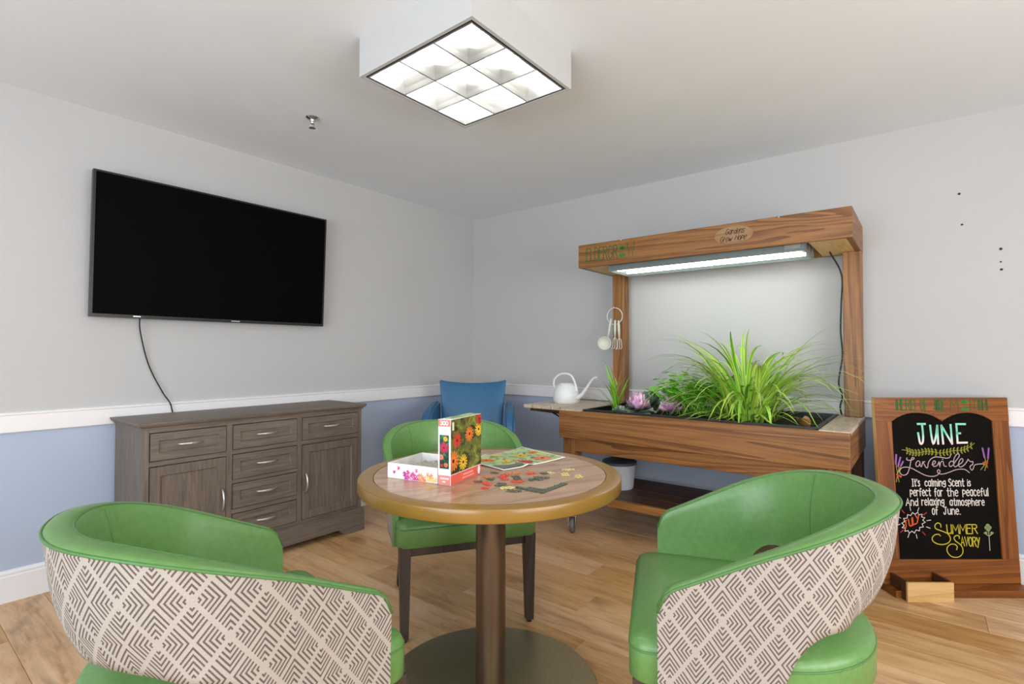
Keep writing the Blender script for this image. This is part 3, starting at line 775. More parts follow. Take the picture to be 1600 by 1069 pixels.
def pj(name, boxes, mat): return join_boxes(name, [((a[0]-OX, a[1]-OY, a[2]), (b[0]-OX, b[1]-OY, b[2])) for a, b in boxes], mat, pc)
pj('liner', [((LX_0, LY_0, .63), (LX_0+.012, LY_1, .803)), ((LX_1-.012, LY_0, .63), (LX_1, LY_1, .803)), ((LX_0, LY_0, .63), (LX_1, LY_0+.012, .803)), ((LX_0, LY_1-.012, .63), (LX_1, LY_1, .803)), ((LX_0, LY_0, .63), (LX_1, LY_1, .64)),
   ((LX_0-.004, LY_0-.004, .801), (LX_0+.016, LY_1+.004, .808)), ((LX_1-.016, LY_0-.004, .801), (LX_1+.004, LY_1+.004, .808)), ((LX_0+.016, LY_0-.004, .801), (LX_1-.016, LY_0+.016, .808)), ((LX_0+.016, LY_1-.016, .801), (LX_1-.016, LY_1+.004, .808))], M['liner'])
# soil: bumpy grid
V, Fs = [], []; nx, ny = 20, 36
for j in range(ny+1):
    for i in range(nx+1):
        V.append((LX_0+.013+(LX_1-LX_0-.026)*i/nx-OX, LY_0+.013+(LY_1-LY_0-.026)*j/ny-OY, .775+random.uniform(-.006, .006)))
for j in range(ny):
    for i in range(nx): q = j*(nx+1)+i; Fs.append((q, q+1, q+nx+2, q+nx+1))
so = obj('soil', mesh('soil', V, Fs, smooth=True), M['soil'], pc); so['kind'] = 'stuff'
pbox('apron', (2.885, PY0+.1, .535), (2.905, PY1-.1, .622), cedar); pbox('apron', (3.56, PY0+.1, .535), (3.58, PY1-.1, .622), cedar)
for lx in (2.882, 3.55):
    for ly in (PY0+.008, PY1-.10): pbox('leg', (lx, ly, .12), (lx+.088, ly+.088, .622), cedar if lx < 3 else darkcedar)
for k in range(4):
    a_ = 2.975+k*.145; pbox('shelf_board', (a_-.03, PY0+.02, .232), (a_+.108, PY1-.16, .262), darkcedar, bev=.003)
pbox('shelf_edge', (2.918, PY0+.1, .215), (2.9435, PY1-.105, .262), cedar)
for lx, ly, dk in ((2.926, PY1-.056, 0), (2.926, PY0+.052, 0), (3.594, PY1-.056, 1), (3.594, PY0+.052, 1)):
    ca = obj('caster', mesh('caster', [], []), None, pc, (lx-OX, ly-OY, 0))
    bpy.data.objects.remove(ca)
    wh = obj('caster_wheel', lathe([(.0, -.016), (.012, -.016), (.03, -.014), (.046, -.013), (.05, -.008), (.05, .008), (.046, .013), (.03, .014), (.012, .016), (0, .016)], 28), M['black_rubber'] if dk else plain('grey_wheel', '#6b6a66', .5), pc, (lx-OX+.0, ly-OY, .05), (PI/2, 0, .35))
    obj('caster_fork', join_boxes('tmpf', [((-.02, -.024, .045), (.02, -.019, .115)), ((-.02, .019, .045), (.02, .024, .115)), ((-.034, -.034, .112), (.034, .034, .12))], M['chrome']).data, None, pc, (lx-OX, ly-OY, 0), (0, 0, .35))
    bpy.data.objects.remove(bpy.data.objects['tmpf'])
# posts and hood
for a_, b_ in ((.276, .366), (1.742, 1.832)): pbox('post', (3.53, a_, PZ1+.003), (3.62, b_, 1.748), cedar)
HX0, HX1, HY0, HY1, HZ0, HZ1 = 3.09, 3.645, .276, 1.863, 1.748, 1.905
hf = pbox('hood_front', (HX0, HY0, HZ0), (HX0+.03, HY1, HZ1), cedar)
pbox('hood_back', (HX1-.025, HY0+.03, HZ0), (HX1, HY1-.03, HZ1), cedar)
pbox('hood_side', (HX0+.03, HY0, HZ0), (HX1, HY0+.03, HZ1), cedar); pbox('hood_side', (HX0+.03, HY1-.03, HZ0), (HX1, HY1, HZ1), cedar)
pbox('hood_end_plate', (HX0+.03, HY0+.03, HZ0), (HX1-.025, HY0+.20, HZ0+.02), rawwood); pbox('hood_end_plate', (HX0+.03, HY1-.20, HZ0), (HX1-.025, HY1-.03, HZ0+.02), rawwood)
# lettering on the hood front (u runs along -y as seen from the room)
def hood3(u, v): return (HX0-.0006-OX, HY1-u-OY, HZ0+v)
GREEN = plain('green_sign_paint', '#2f7d2a', .6); DKGREEN = plain('dark_green_paint', '#1d4a1c', .6); BURN = plain('burnt_lettering', '#3a2413', .8)
def double(strokes, dx): return strokes+[[(p[0]+dx, p[1]) for p in s] for s in strokes if len(s) == 2 and abs(s[0][0]-s[1][0]) < 1e-4]
st = text_strokes('ELDERGR', .065, .295, .040, .085, gap=.13); st2 = text_strokes('W', .365, .415, .045, .085)
obj('lettering', stroke_mesh(double(st, .0075)+st2, .0058, hood3), DKGREEN, pc)
obj('lettering', stroke_mesh(st+st2, .0022, lambda u, v: (hood3(u, v)[0]-.0004,)+hood3(u, v)[1:]), GREEN, pc)
def pot_plant(cu, cv, s, to3, name='plant_emblem', par=None):
    polys = []
    bowl = [(cu-s*.5, cv)]+[(cu+s*.5*math.cos(a_), cv+s*.42*math.sin(a_)) for a_ in [PI+PI*i/10 for i in range(11)]]+[(cu+s*.5, cv)]
    polys.append(bowl)
    for k in range(7):
        a_ = math.radians(20+k*23.3); L = s*.62
        ex, ey = math.cos(a_), math.sin(a_); bx_, by_ = cu, cv+s*.55
        polys.append([(bx_, by_), (bx_+ex*L*.5-ey*s*.1, by_+ey*L*.5+ex*s*.1), (bx_+ex*L, by_+ey*L), (bx_+ex*L*.5+ey*s*.1, by_+ey*L*.5-ex*s*.1)])
    polys.append([(cu-s*.04, cv), (cu+s*.04, cv), (cu+s*.03, cv+s*.7), (cu-s*.03, cv+s*.7)])
    return obj(name, poly_mesh(polys, to3), GREEN, par)
pot_plant(.33, .062, .052, hood3, par=pc)
# oval plaque
ou, ov = 1.02, .088
oval = [(ou+.105*math.cos(2*PI*i/40), ov+.052*math.sin(2*PI*i/40)) for i in range(40)]
V = [(HX0-OX-.004, HY1-u-OY, HZ0+v) for u, v in oval]+[(HX0-OX+.002, HY1-u-OY, HZ0+v) for u, v in oval]
pq = obj('oval_plaque', mesh('oval_plaque', V, [tuple(range(40))]+[(i, 40+i, 40+(i+1) % 40, (i+1) % 40) for i in range(40)]), wood('plaque_wood', '#7a5738', '#94704c', '#a5835d', 'Y', rough=.6), pc)
def plq(u, v): return (HX0-OX-.0046, HY1-u-OY, HZ0+v)
st = text_strokes('Gardens', ou-.045, ou+.055, ov+.006, .030, gap=.12, slant=.35, smooth=True)+text_strokes('Grow', ou-.075, ou-.012, ov-.034, .030, gap=.12, slant=.35, smooth=True)+text_strokes('Hope', ou+.006, ou+.065, ov-.032, .030, gap=.12, slant=.35, smooth=True)
obj('lettering', stroke_mesh(st, .0030, plq), BURN, pq)
# folding side shelf of the cart
for k in range(5):
    y0 = PY1+.004+k*.078; pbox('side_shelf_slat', (2.985, y0, .776), (3.52, y0+.072, .80), greywood, bev=.003)
pbox('side_shelf_rail', (3.03, PY1+.002, .752), (3.06, PY1+.365, .775), darkcedar); pbox('side_shelf_rail', (3.42, PY1+.002, .752), (3.45, PY1+.365, .775), darkcedar)
for bx_ in (3.09, 3.40):
    for (a_, b_) in (((PY1+.33, .748), (PY1+.005, .74)), ((PY1+.22, .748), (PY1+.004, .655))):
        obj('shelf_bracket', tube([(bx_-OX, a_[0]-OY, a_[1]), (bx_-OX, b_[0]-OY, b_[1])], .006, 6), M['black'], pc)

# ------------------------------------------------------------------ grow light in the hood
gx0, gx1, gy0, gy1, gz = 3.135, 3.44, .495, 1.66, 1.712
t = thing('grow_light', 'long white twin-tube grow light hanging inside the wooden hood', 'grow light', ((gx0+gx1)/2, (gy0+gy1)/2, gz))
a, b = (gx1-gx0)/2, (gy1-gy0)/2
V = [(-a, -b, 0), (a, -b, 0), (a, b, 0), (-a, b, 0), (-a+.02, -b, .075), (a-.02, -b, .075), (a-.02, b, .075), (-a+.02, b, .075)]
V += [(-a+.006, -b+.006, 0), (a-.006, -b+.006, 0), (a-.006, b-.006, 0), (-a+.006, b-.006, 0), (-a+.04, -b+.02, .035), (a-.04, -b+.02, .035), (a-.04, b-.02, .035), (-a+.04, b-.02, .035)]
Fs = [(4,5,6,7), (0,1,5,4), (1,2,6,5), (2,3,7,6), (3,0,4,7), (0,8,9,1), (1,9,10,2), (2,10,11,3), (3,11,8,0), (8,12,13,9), (9,13,14,10), (10,14,15,11), (11,15,12,8), (12,15,14,13)]
obj('reflector', mesh('reflector', V, Fs), plain('grey_enamel', '#7c8584', .35, var=.02), t)
g1 = emit('grow_tube_cool', (.92, 1.0, .98, 1), GROW_EMIT); g2 = emit('grow_tube_warm', (1.0, .94, .86, 1), GROW_EMIT)
obj('lamp_tube', tube([(.07, -b+.03, .017), (.07, b-.03, .017)], .010, 10), g1, t); obj('lamp_tube', tube([(-.07, -b+.03, .017), (-.07, b-.03, .017)], .010, 10), g2, t)
for s_ in (-1, 1):
    obj('tube_divider', boxmesh(.012, 2*b-.05, .012, .002), M['white_metal'], t, (0, 0, .028)) if s_ > 0 else None
    obj('hanger', tube([(0, s_*b*.8, .075), (0, s_*b*.8, .19)], .0025, 6), M['chrome'], t)
    obj('hanger_bar', tube([(-.30+(HX0+HX1)/2-(gx0+gx1)/2+.02, s_*b*.8, .19), (.255+(HX0+HX1)/2-(gx0+gx1)/2, s_*b*.8, .19)], .005, 8), M['chrome'], t)
box('warning_label', (-a+.0045, -b+.10, .018), (-a+.006, -b+.02, .05), plain('label_grey', '#8d908c', .6), t, 0)
join_boxes('end_label', [((-.09, -b-.001, .022), (-.02, -b-.0002, .06)), ((.01, -b-.001, .022), (.06, -b-.0002, .055))], plain('label_dark', '#565855', .6), t)
cp = catmull([(3.46, .42, 1.745), (3.535, .372, 1.62), (3.535, .375, 1.45), (3.52, .378, 1.3), (3.53, .372, 1.15), (3.515, .39, 1.0), (3.53, .375, .92), (3.52, .385, .86), (3.535, .38, .812)], 8)
o = obj('power_cord', tube(cp, .0045, 6), M['cord'], t); o.matrix_parent_inverse = t.matrix_basis.inverted()

# ------------------------------------------------------------------ watering can
t = thing('watering_can', 'small white plastic watering can on the fold-out side shelf', 'watering can', (3.27, 2.075, .80), math.radians(-90))
obj('body', lathe([(0, 0), (.088, 0), (.098, .012), (.099, .05), (.094, .085), (.08, .115), (.058, .135), (.048, .142), (.044, .142), (.044, .136), (.05, .128), (0, .126)], 40), M['white_plastic'], t)
obj('spout', tube(catmull([(.07, 0, .03), (.125, 0, .06), (.17, 0, .115), (.205, 0, .165), (.235, 0, .19), (.255, 0, .19)], 6), [.019-.012*min(1, i/18) for i in range(31)], 10), M['white_plastic'], t)
hp = catmull([(-.088, 0, .085), (-.112, 0, .12), (-.105, 0, .17), (-.06, 0, .205), (0, 0, .212), (.045, 0, .195), (.075, 0, .14), (.09, 0, .085)], 6)
obj('handle', tube(hp, .008, 8), M['white_plastic'], t)

# ------------------------------------------------------------------ tools on a ring hanging from the left post
HK = Vector((3.50, 1.80, 1.50))
hk = tag(obj('tool_ring', tube([(HK.x, HK.y+.062*math.sin(2*PI*i/28), HK.z-.062+.062*math.cos(2*PI*i/28)) for i in range(28)], .0025, 6, closed=True), M['white_plastic']), 'thin white wire ring hooked on the left hood post', 'ring')
obj('hook', tube([(HK.x+.045, HK.y, HK.z-.004), (HK.x-.012, HK.y, HK.z-.006), (HK.x-.014, HK.y, HK.z+.012)], .0025, 6), M['chrome'], hk)
cream = plain('cream_plastic', '#d3d4c6', .4, var=.02)
sc = thing('scoop', 'pale plastic scoop hanging leftmost on the wire ring by the post', 'scoop', (HK.x-.006, HK.y+.032, 1.40), rot=(math.radians(10), 0, 0))
obj('handle', tube([(0, 0, .02), (0, 0, -.06), (0, 0, -.13)], [.007, .010, .008], 8), cream, sc)
cupm = lathe([(.0, .03), (.03, .028), (.044, .014), (.05, 0), (.046, 0), (.04, .012), (.027, .023), (0, .025)], 28); obj('cup', cupm, cream, sc, (-.028, .006, -.165), (0, math.radians(98), math.radians(25)))
for k, (dy, rx, lab) in enumerate(((-.010, 1, 'small pale plastic hand rake hanging in the middle of the wire ring'), (-.040, -3, 'small pale plastic hand rake hanging rightmost on the wire ring'))):
    tt = thing('hand_rake', lab, 'garden tool', (HK.x-.012-.006*k, HK.y+dy, 1.396-.004*k), rot=(math.radians(rx), 0, 0))
    obj('handle', tube([(0, 0, .012), (0, 0, -.05), (0, 0, -.11)], [.008, .011, .008], 8), cream, tt)
    for q in (-1, 0, 1): obj('tine', tube([(0, 0, -.108), (0, q*.014, -.135), (0, q*.017, -.185), (-.02, q*.017, -.20)], .0028, 6), cream, tt)

# ------------------------------------------------------------------ plants
def arch_pts(base, az, L, e0, curl, n=10, wob=0.0):
    p = Vector(base); pts = [p.copy()]; e = e0; a_ = az
    for i in range(n):
        f = (i+.5)/n; e = e0-curl*f**1.3; a_ += wob/n
        p = p+Vector((math.cos(a_)*math.cos(e), math.sin(a_)*math.cos(e), math.sin(e)))*(L/n); pts.append(p.copy())
    return pts
def clear(pts, ox, oy):
    """keep leaves inside the room, clear of the box rim"""
    out = []
    for p in pts:
        x_, y_, z_ = p.x, p.y, p.z
        if x_+ox > XW-.03: x_ = XW-.03-ox-random.uniform(0, .01)
        z_ = max(z_, .004)
        inside = LX_0+.02 < x_+ox < LX_1-.02 and LY_0+.02 < y_+oy < LY_1-.02
        if not inside and z_ < .045: z_ = .045+.002*random.random()
        out.append(Vector((x_, y_, z_)))
    return out
sp = thing('spider_plant', 'large bushy spider plant with arching striped leaves under the grow light', 'plant', (3.2, .80, .772))
rnd = random.Random(11)
for i in range(215):
    az = rnd.uniform(0, 2*PI); q = rnd.random(); k = i % 5
    if k < 2: e0, L, cu = rnd.uniform(72, 89), rnd.uniform(.52, .80), rnd.uniform(70, 140)
    elif k < 4: e0, L, cu = rnd.uniform(50, 76), rnd.uniform(.46, .72), rnd.uniform(85, 150)
    else: e0, L, cu = rnd.uniform(18, 48), rnd.uniform(.30, .48), rnd.uniform(40, 80)
    if math.sin(az-YAW+PI/2) < -.2 and k < 4: L *= .92
    br = .02+.13*rnd.random(); b0 = (br*math.cos(az), br*math.sin(az), rnd.uniform(0, .03))
    pts = arch_pts(b0, az, L, math.radians(e0), math.radians(cu), 9, rnd.uniform(-.5, .5))
    obj('leaf', blade(clear(pts, 3.2, .80), rnd.uniform(.014, .024)), M['spider'] if rnd.random() < .7 else M['spider2'], sp)
for az, L, e0, cu in ((-1.95, .78, 60, 75), (-1.7, .76, 52, 80), (-2.2, .74, 42, 62), (-1.85, .70, 28, 40), (2.0, .66, 58, 95), (1.7, .62, 50, 80), (2.3, .6, 66, 90)):
    obj('leaf', blade(clear(arch_pts((0, -.03, .02), az, L, math.radians(e0), math.radians(cu), 11), 3.2, .80), .020), M['spider'], sp)

# grassy plant beside the left post
gp_ = thing('grass_plant', 'small upright grassy plant next to the left hood post', 'plant', (3.12, 1.60, .772))
rnd = random.Random(5)
for i in range(18):
    az = rnd.uniform(0, 2*PI); L = rnd.uniform(.22, .40); e0 = math.radians(rnd.uniform(60, 88))
    obj('leaf', blade(clear(arch_pts((rnd.uniform(-.02, .02), rnd.uniform(-.02, .02), 0), az, L, e0, math.radians(rnd.uniform(5, 50)), 8), 3.12, 1.60), rnd.uniform(.017, .026)), M['spider2'] if i % 5 else M['dry'], gp_)
for az, L, e0, cu in ((1.9, .36, 40, 60), (2.2, .34, 32, 55), (1.7, .38, 25, 40), (-1.8, .34, 40, 62), (-1.2, .22, 45, 70)):
    obj('leaf', blade(clear(arch_pts((0, .0, .03), az, L, math.radians(e0), math.radians(cu), 9), 3.12, 1.60), .007), plain('faded_leaf', '#8b8d70', .6), gp_)

def petal(L, Wd, rise, curl, ruf, ph, nu=6, nv=6):
    V, UV, Fs = [], [], []
    for j in range(nv+1):
        v = j/nv; e = rise-curl*v; 
        for i in range(nu+1):
            u = i/nu*2-1; wd = Wd*math.sin(PI*min(1, .12+.62*v))*.5
            rr = ruf*v*v*math.sin(u*7+ph)*abs(u)+ruf*.6*v**3*math.sin(u*11+ph*2)
            V.append((L*v*math.cos(e*(.6+.4*v)), u*wd, L*v*math.sin(e*(.6+.4*v))+.25*wd*u*u+rr)); UV.append((.5+abs(u)*.5*v, v))
    for j in range(nv):
        for i in range(nu): q = j*(nu+1)+i; Fs.append((q, q+1, q+nu+2, q+nu+1))
    return mesh('leaf', V, Fs, UV, True)
def rosette(name, label, loc, r, layers, ruf, seed):
    t = thing(name, label, 'plant', loc); rn = random.Random(seed); g = 0
    for (n, fr, rise, mat, wd) in layers:
        shared = [petal(r*fr, r*wd, math.radians(rise), math.radians(14), ruf, ph) for ph in (0, 1.7)]
        for i in range(n):
            a_ = 2*PI*(i+.5*(g % 2))/n+rn.uniform(-.15, .15)
            obj('leaf', shared[i % 2], mat, t, (0, 0, .005+.006*g), (rn.uniform(-.15, .15), rn.uniform(-.12, .12), a_))
        g += 1
    return t
rosette('ornamental_kale', 'pink and purple ornamental kale head at the front of the planter', (3.06, 1.415, .785), .10,
    [(8, 1.1, 12, M['kale_grey'], .8), (9, .85, 34, M['kale_dark'], .7), (11, .82, 52, M['kale_pink'], .6), (10, .85, 66, M['kale_pink'], .55), (9, .9, 76, M['kale_pink'], .5), (7, .92, 84, M['kale_pink'], .45), (4, .92, 90, M['kale_pink'], .4)], .016, 1)
rosette('ornamental_kale', 'smaller pink ornamental kale half hidden by spider plant leaves', (3.22, 1.27, .785), .085,
    [(9, .9, 30, M['kale_pink'], .6), (10, .95, 52, M['kale_pink'], .55), (9, .95, 68, M['kale_pink'], .5), (6, .95, 84, M['kale_pink'], .45)], .014, 2)
rosette('succulent_rosette', 'grey-green rosette plant behind the pink kale', (3.26, 1.44, .80), .10,
    [(8, 1.1, 30, M['kale_grey'], .8), (9, 1.05, 55, M['kale_grey'], .8), (8, 1.0, 70, M['kale_grey'], .7), (5, .9, 84, M['kale_grey'], .6)], .013, 3)
rosette('succulent_rosette', 'low grey-green rosette at the left end of the planter front', (2.99, 1.50, .778), .055,
    [(8, 1.1, 18, M['kale_grey'], .8), (7, 1.0, 45, M['kale_grey'], .7), (5, .8, 70, M['kale_grey'], .6)], .003, 4)
# leafy herb
hb = thing('leafy_herb', 'bright green leafy herb left of the spider plant', 'plant', (3.33, 1.17, .772))
rnd = random.Random(9)
for i in range(95):
    az = rnd.uniform(0, 2*PI); L = rnd.uniform(.14, .31); e0 = math.radians(rnd.uniform(50, 88))
    pts = clear(arch_pts((rnd.uniform(-.12, .1), rnd.uniform(-.16, .13), 0), az, L, e0, math.radians(40), 6), 3.33, 1.17)
    stm = obj('stem', tube(pts, .0018, 5), M['herb'], hb)
    V, UV, Fs = [], [], []
    for k in range(7):
        j = 2+min(4, k//2+1) if k else 6
        base = pts[min(j, 6)]; aa = az+(k % 2*2-1)*rnd.uniform(.4, 1.3); l_ = rnd.uniform(.04, .07)
        dr_ = Vector((math.cos(aa), math.sin(aa), rnd.uniform(-.2, .5))).normalized(); sd = dr_.cross(Vector((0, 0, 1))).normalized()
        outl = [(0, 0), (.25, .28), (.45, .22), (.55, .36), (.75, .2), (1, 0), (.75, -.2), (.55, -.36), (.45, -.22), (.25, -.28)]
        b_ = len(V); V.append(base+dr_*l_*.5+Vector((0, 0, -.002))); UV.append((.5, .5))
        for f, s_ in outl:
            q = base+dr_*l_*f+sd*l_*s_+Vector((0, 0, .006*abs(s_)))
            if q.x+3.33 > XW-.01: q.x = XW-.01-3.33
            V.append(q); UV.append((.5+s_, f))
        for k2 in range(10): Fs.append((b_, b_+1+k2, b_+1+(k2+1) % 10))
    obj('leaflets', mesh('leaflets', V, Fs, UV), M['herb'], hb)['kind'] = 'stuff'
# dried leaves
def dry_leaf(label, loc, rot, s):
    o = obj('dry_leaf', petal(s, s*.7, math.radians(50), math.radians(40), s*.12, .6), M['dry']); o.location = loc; o.rotation_euler = rot
    tag(o, label, 'leaf')
dry_leaf('curled tan dry leaf standing above the kale and rosette', (3.34, 1.40, .80), (.2, -.3, 2.4), .16)
dry_leaf('small brown dry leaf near the right end of the planter', (3.02, .475, .777), (.1, -.6, 2.8), .09)

# ------------------------------------------------------------------ bin on the lower shelf
t = thing('storage_bin', 'small translucent white bin with grey lid on the planter lower shelf', 'bin', (3.22, 1.625, .2625))
obj('bucket', lathe([(0, 0), (.088, 0), (.092, .006), (.108, .165), (.106, .165), (.09, .008), (0, .006)], 36), plain('frosted_plastic', '#c9cdd2', .4, var=.02), t)
obj('lid', lathe([(.112, .16), (.115, .163), (.115, .176), (.108, .182), (0, .184)], 36), plain('grey_lid', '#4a5564', .45), t)

# ------------------------------------------------------------------ chalkboard sign
Bc = rf(2.163, 2.58)
dv = -F0; az = math.atan2(dv.y, dv.x)+PI/2         # local -y faces the camera, local x to the right
cb = thing('chalkboard_sign', 'freestanding wooden framed chalkboard with June herb lettering on the right', 'sign', Bc, az)
HWB = .335; lean = math.radians(3.6)
# every board piece is built in the leaned frame: local (u, depth, v) -> rotate about x
def lean_pt(u, dpt, v): return (u, dpt*math.cos(lean)+v*math.sin(lean), .036+v*math.cos(lean)-dpt*math.sin(lean))
def lbox(name, u0, u1, d0, d1, v0, v1, mat, bev=.003, parent=None):
    if callable(mat): dd = [u1-u0, d1-d0, v1-v0]; mat = mat('XYZ'[dd.index(max(dd))])
    me = boxmesh(u1-u0, d1-d0, v1-v0, bev); o = obj(name, me, mat, parent or cb, lean_pt((u0+u1)/2, (d0+d1)/2, (v0+v1)/2), (-lean, 0, 0)); return o
VT = .908; PVT, PVB = .80, .115; SL = .082
def warmcedar(ax): return wood('warm_stained_pine', '#4c2708', '#7a4415', '#985a20', ax, freq=20, stretch=30, rough=.45, bump=.12, rings=.55, ringscale=13, tint=.12)
WC = warmcedar
lbox('stile', -HWB, -HWB+SL, 0, .024, PVB, PVT-.01, WC); lbox('stile', HWB-SL, HWB, 0, .024, PVB, PVT-.01, WC)
lbox('bottom_rail', -HWB, HWB, 0, .024, -.002, PVB, WC)
# top rail with two shallow arches cut into its lower edge
op = [(-HWB, PVT-.01), (-HWB+SL, PVT-.01)]
iw = HWB-SL
for i in range(1, 21):
    u = -iw+2*iw*i/20; q = (abs(u)/iw); arch = math.sin(PI*(1-abs(2*q-1))/2)**.8 if True else 0
    arch = (1-abs(2*q-1)**2.2); op.append((u, PVT-.01+.042*arch))
op += [(HWB, PVT-.01), (HWB, VT), (-HWB, VT)]
n_ = len(op); V = [lean_pt(u, 0, v) for u, v in op]+[lean_pt(u, .024, v) for u, v in op]
V0 = [(u, -.0, v) for u, v in op]
me = mesh('top_rail', V, [tuple(range(n_)), tuple(range(2*n_-1, n_-1, -1))]+[(i, n_+i, n_+(i+1) % n_, (i+1) % n_) for i in range(n_)])
bm = bmesh.new(); bm.from_mesh(me); bmesh.ops.triangulate(bm, faces=[f for f in bm.faces if len(f.verts) > 4]); bmesh.ops.recalc_face_normals(bm, faces=bm.faces); bm.to_mesh(me); bm.free()
obj('top_rail', me, WC('X'), cb)
lbox('chalk_panel', -HWB+SL-.01, HWB-SL+.01, .008, .018, PVB-.01, PVT+.05, M['chalk_panel'], 0)
lbox('side_edge', -HWB-.001, -HWB+.0, .002, .022, 0, VT-.002, rawwood, 0)
# base, back strut, tray
def cbox(name, lo, hi, mat, bev=.003): return box(name, lo, hi, mat, cb, bev)
cbox('base_board', (-HWB, -.075, 0), (HWB, .075, .034), WC)
o = lbox('back_strut', -.03, .03, .0245, .045, .0, .55, WC)
T0, T1 = -.31, -.093
cbox('tray_side', (T0, -.103, .0), (T0+.012, -.0755, .092), darkcedar, .001); cbox('tray_side', (T1-.012, -.103, .0), (T1, -.0755, .092), darkcedar, .001)
cbox('tray_side', (T0, -.0755, .0345), (T0+.012, -.0015, .092), darkcedar, .001); cbox('tray_side', (T1-.012, -.0755, .0345), (T1, -.0015, .092), darkcedar, .001)
cbox('tray_front', (T0, -.115, .0), (T1, -.1035, .09), rawwood, .001); cbox('tray_bottom', (T0+.012, -.103, .012), (T1-.012, -.076, .033), WC, .001)
# --- drawing on the board; photo-plane units -> board units
KX = 2*HWB/206.0; KY = VT/285.0
def B(px, py): return ((px-1472.5)*KX, VT-(py-623.0)*KY)
def c1(x, y): return B(1390+x/9.41, 650+y/9.41)
def c2(x, y): return B(1390+x/7.635, 740+y/7.635)
def bd3(u, v): return lean_pt(u, .0072, v)
def bd3f(u, v): return lean_pt(u, -.0008, v)
def chalk(name, hexc): 
    n = NT(name); tc = n.n('ShaderNodeTexCoord'); nz = n.n('ShaderNodeTexNoise', Vector=tc.outputs['Object'], Scale=260.0, Detail=3.0)
    c = srgb(hexc); return n.out(n.ramp(nz.outputs[0], [(.3, tuple(x*.7 for x in c[:3])+(1,)), (.6, c)]), .9)
def cm(pts, f=c1, n=6): return [(p.x, p.y) for p in catmull([(*f(*p), 0) for p in pts], n)]
WHITE = chalk('white_chalk', '#efe6dc'); PINKW = chalk('pale_chalk', '#d9b8bd'); YEL = chalk('yellow_chalk', '#d2c12f'); LIME = chalk('lime_chalk', '#a8a63c'); PUR = chalk('purple_chalk', '#9a62b0'); ORG = chalk('orange_chalk', '#e0632b'); RED = chalk('red_chalk', '#c8342f')
n = NT('mint_chalk'); tc = n.n('ShaderNodeTexCoord'); spx = n.n('ShaderNodeSeparateXYZ', Vector=tc.outputs['Object'])
zt_, zb_ = lean_pt(0, 0, c1(0, 120)[1])[2], lean_pt(0, 0, c1(0, 430)[1])[2]
MINT = n.out(n.ramp(n.math('DIVIDE', n.math('SUBTRACT', spx.outputs['Z'], zb_), zt_-zb_), [(.0, '#f2dcd8'), (.32, '#bfe3d3'), (.5, '#7fd0b4'), (1.0, '#8fdcc4')]), .9)
june = [[(430,138),(540,138)], [(495,140),(500,300),(490,400),(465,430),(445,400),(430,270)], [(612,160),(620,300),(640,425),(680,340),(715,160)], [(715,160),(712,430)],
        [(785,430),(775,160)], [(775,160),(915,430)], [(915,430),(910,150)], [(1125,140),(995,140),(995,415),(1135,412)], [(995,275),(1045,275)]]
js = [[c1(*p) for p in s] for s in june]; js[1] = cm(june[1]); js[2] = cm(june[2], n=4)
obj('lettering', stroke_mesh(js, .0100, bd3), MINT, cb)['label'] = 'mint JUNE in chalk'
# laurel garland
sp_ = [(180,515),(260,530),(340,560),(430,560),(530,540),(620,545),(730,565),(830,550),(930,530),(1040,525),(1130,495),(1240,420)]
gl = [cm(sp_)]
for i in range(1, 11):
    (x_, y_) = sp_[i]; (xn, yn) = sp_[i+1]
    for (xx, yy) in ((x_, y_), ((x_+xn)/2, (y_+yn)/2)):
        for s_ in (-1, 1):
            dx = (14 if i < 6 else -14)
            gl.append(cm([(xx, yy), (xx-dx*.2-10, yy+s_*26), (xx-dx, yy+s_*48), (xx+8, yy+s_*26), (xx, yy)], n=3))
obj('garland', stroke_mesh(gl, .0026, bd3), LIME, cb)
lav = [[(245,635),(240,660),(275,672),(330,660),(350,640),(325,632),(305,660),(290,720),(270,790),(235,865),(180,888),(135,860),(130,820),(165,780),(230,770),(310,790),(400,840),(500,890),(590,905),(660,890),(700,855),(712,825),(690,808),(672,830),(690,860),(740,872),(830,850),(930,812),(1010,800),(1080,808),(1135,850)],
       [(425,690),(400,680),(370,715),(372,755),(400,760),(425,720),(428,690),(432,750),(450,760),(470,700),(500,690)], [(470,690),(510,770),(535,775),(545,730),(560,690),(600,645),(660,622),(740,628),(820,640),(865,625),(880,590)],
       [(600,735),(640,720),(655,690),(630,680),(610,720),(625,758),(670,750),(705,700)], [(705,690),(712,768)], [(712,768),(730,700),(765,690),(775,750),(810,760)], [(755,660),(765,655)],
       [(910,690),(880,685),(850,720),(860,760),(900,745),(950,680),(1000,620),(1005,585),(975,580),(930,640),(915,720),(930,765),(970,750)], [(970,745),(1030,710),(1055,670),(1040,645),(1010,670),(985,730),(1005,768),(1060,745),(1110,690),(1130,655)],
       [(1130,655),(1160,690),(1195,690),(1190,730),(1150,760),(1165,810),(1190,800),(1215,745),(1260,728),(1345,722)]]
obj('lettering', stroke_mesh([cm(s) for s in lav], .0040, bd3), chalk('mauve_chalk', '#c9aeb8'), cb)['label'] = 'Lavender in mauve chalk script'
def lavender_sprig(stems, tie, flowers):
    obj('sprig_stems', stroke_mesh([[c1(*p) for p in s] for s in stems], .0030, bd3), LIME, cb)
    obj('sprig_flowers', stroke_mesh([[c1(*p) for p in s] for s in flowers], .0085, bd3), PUR, cb)
    obj('sprig_tie', stroke_mesh([[c1(*p) for p in s] for s in tie], .0042, lambda u, v: lean_pt(u, .0068, v)), ORG, cb)
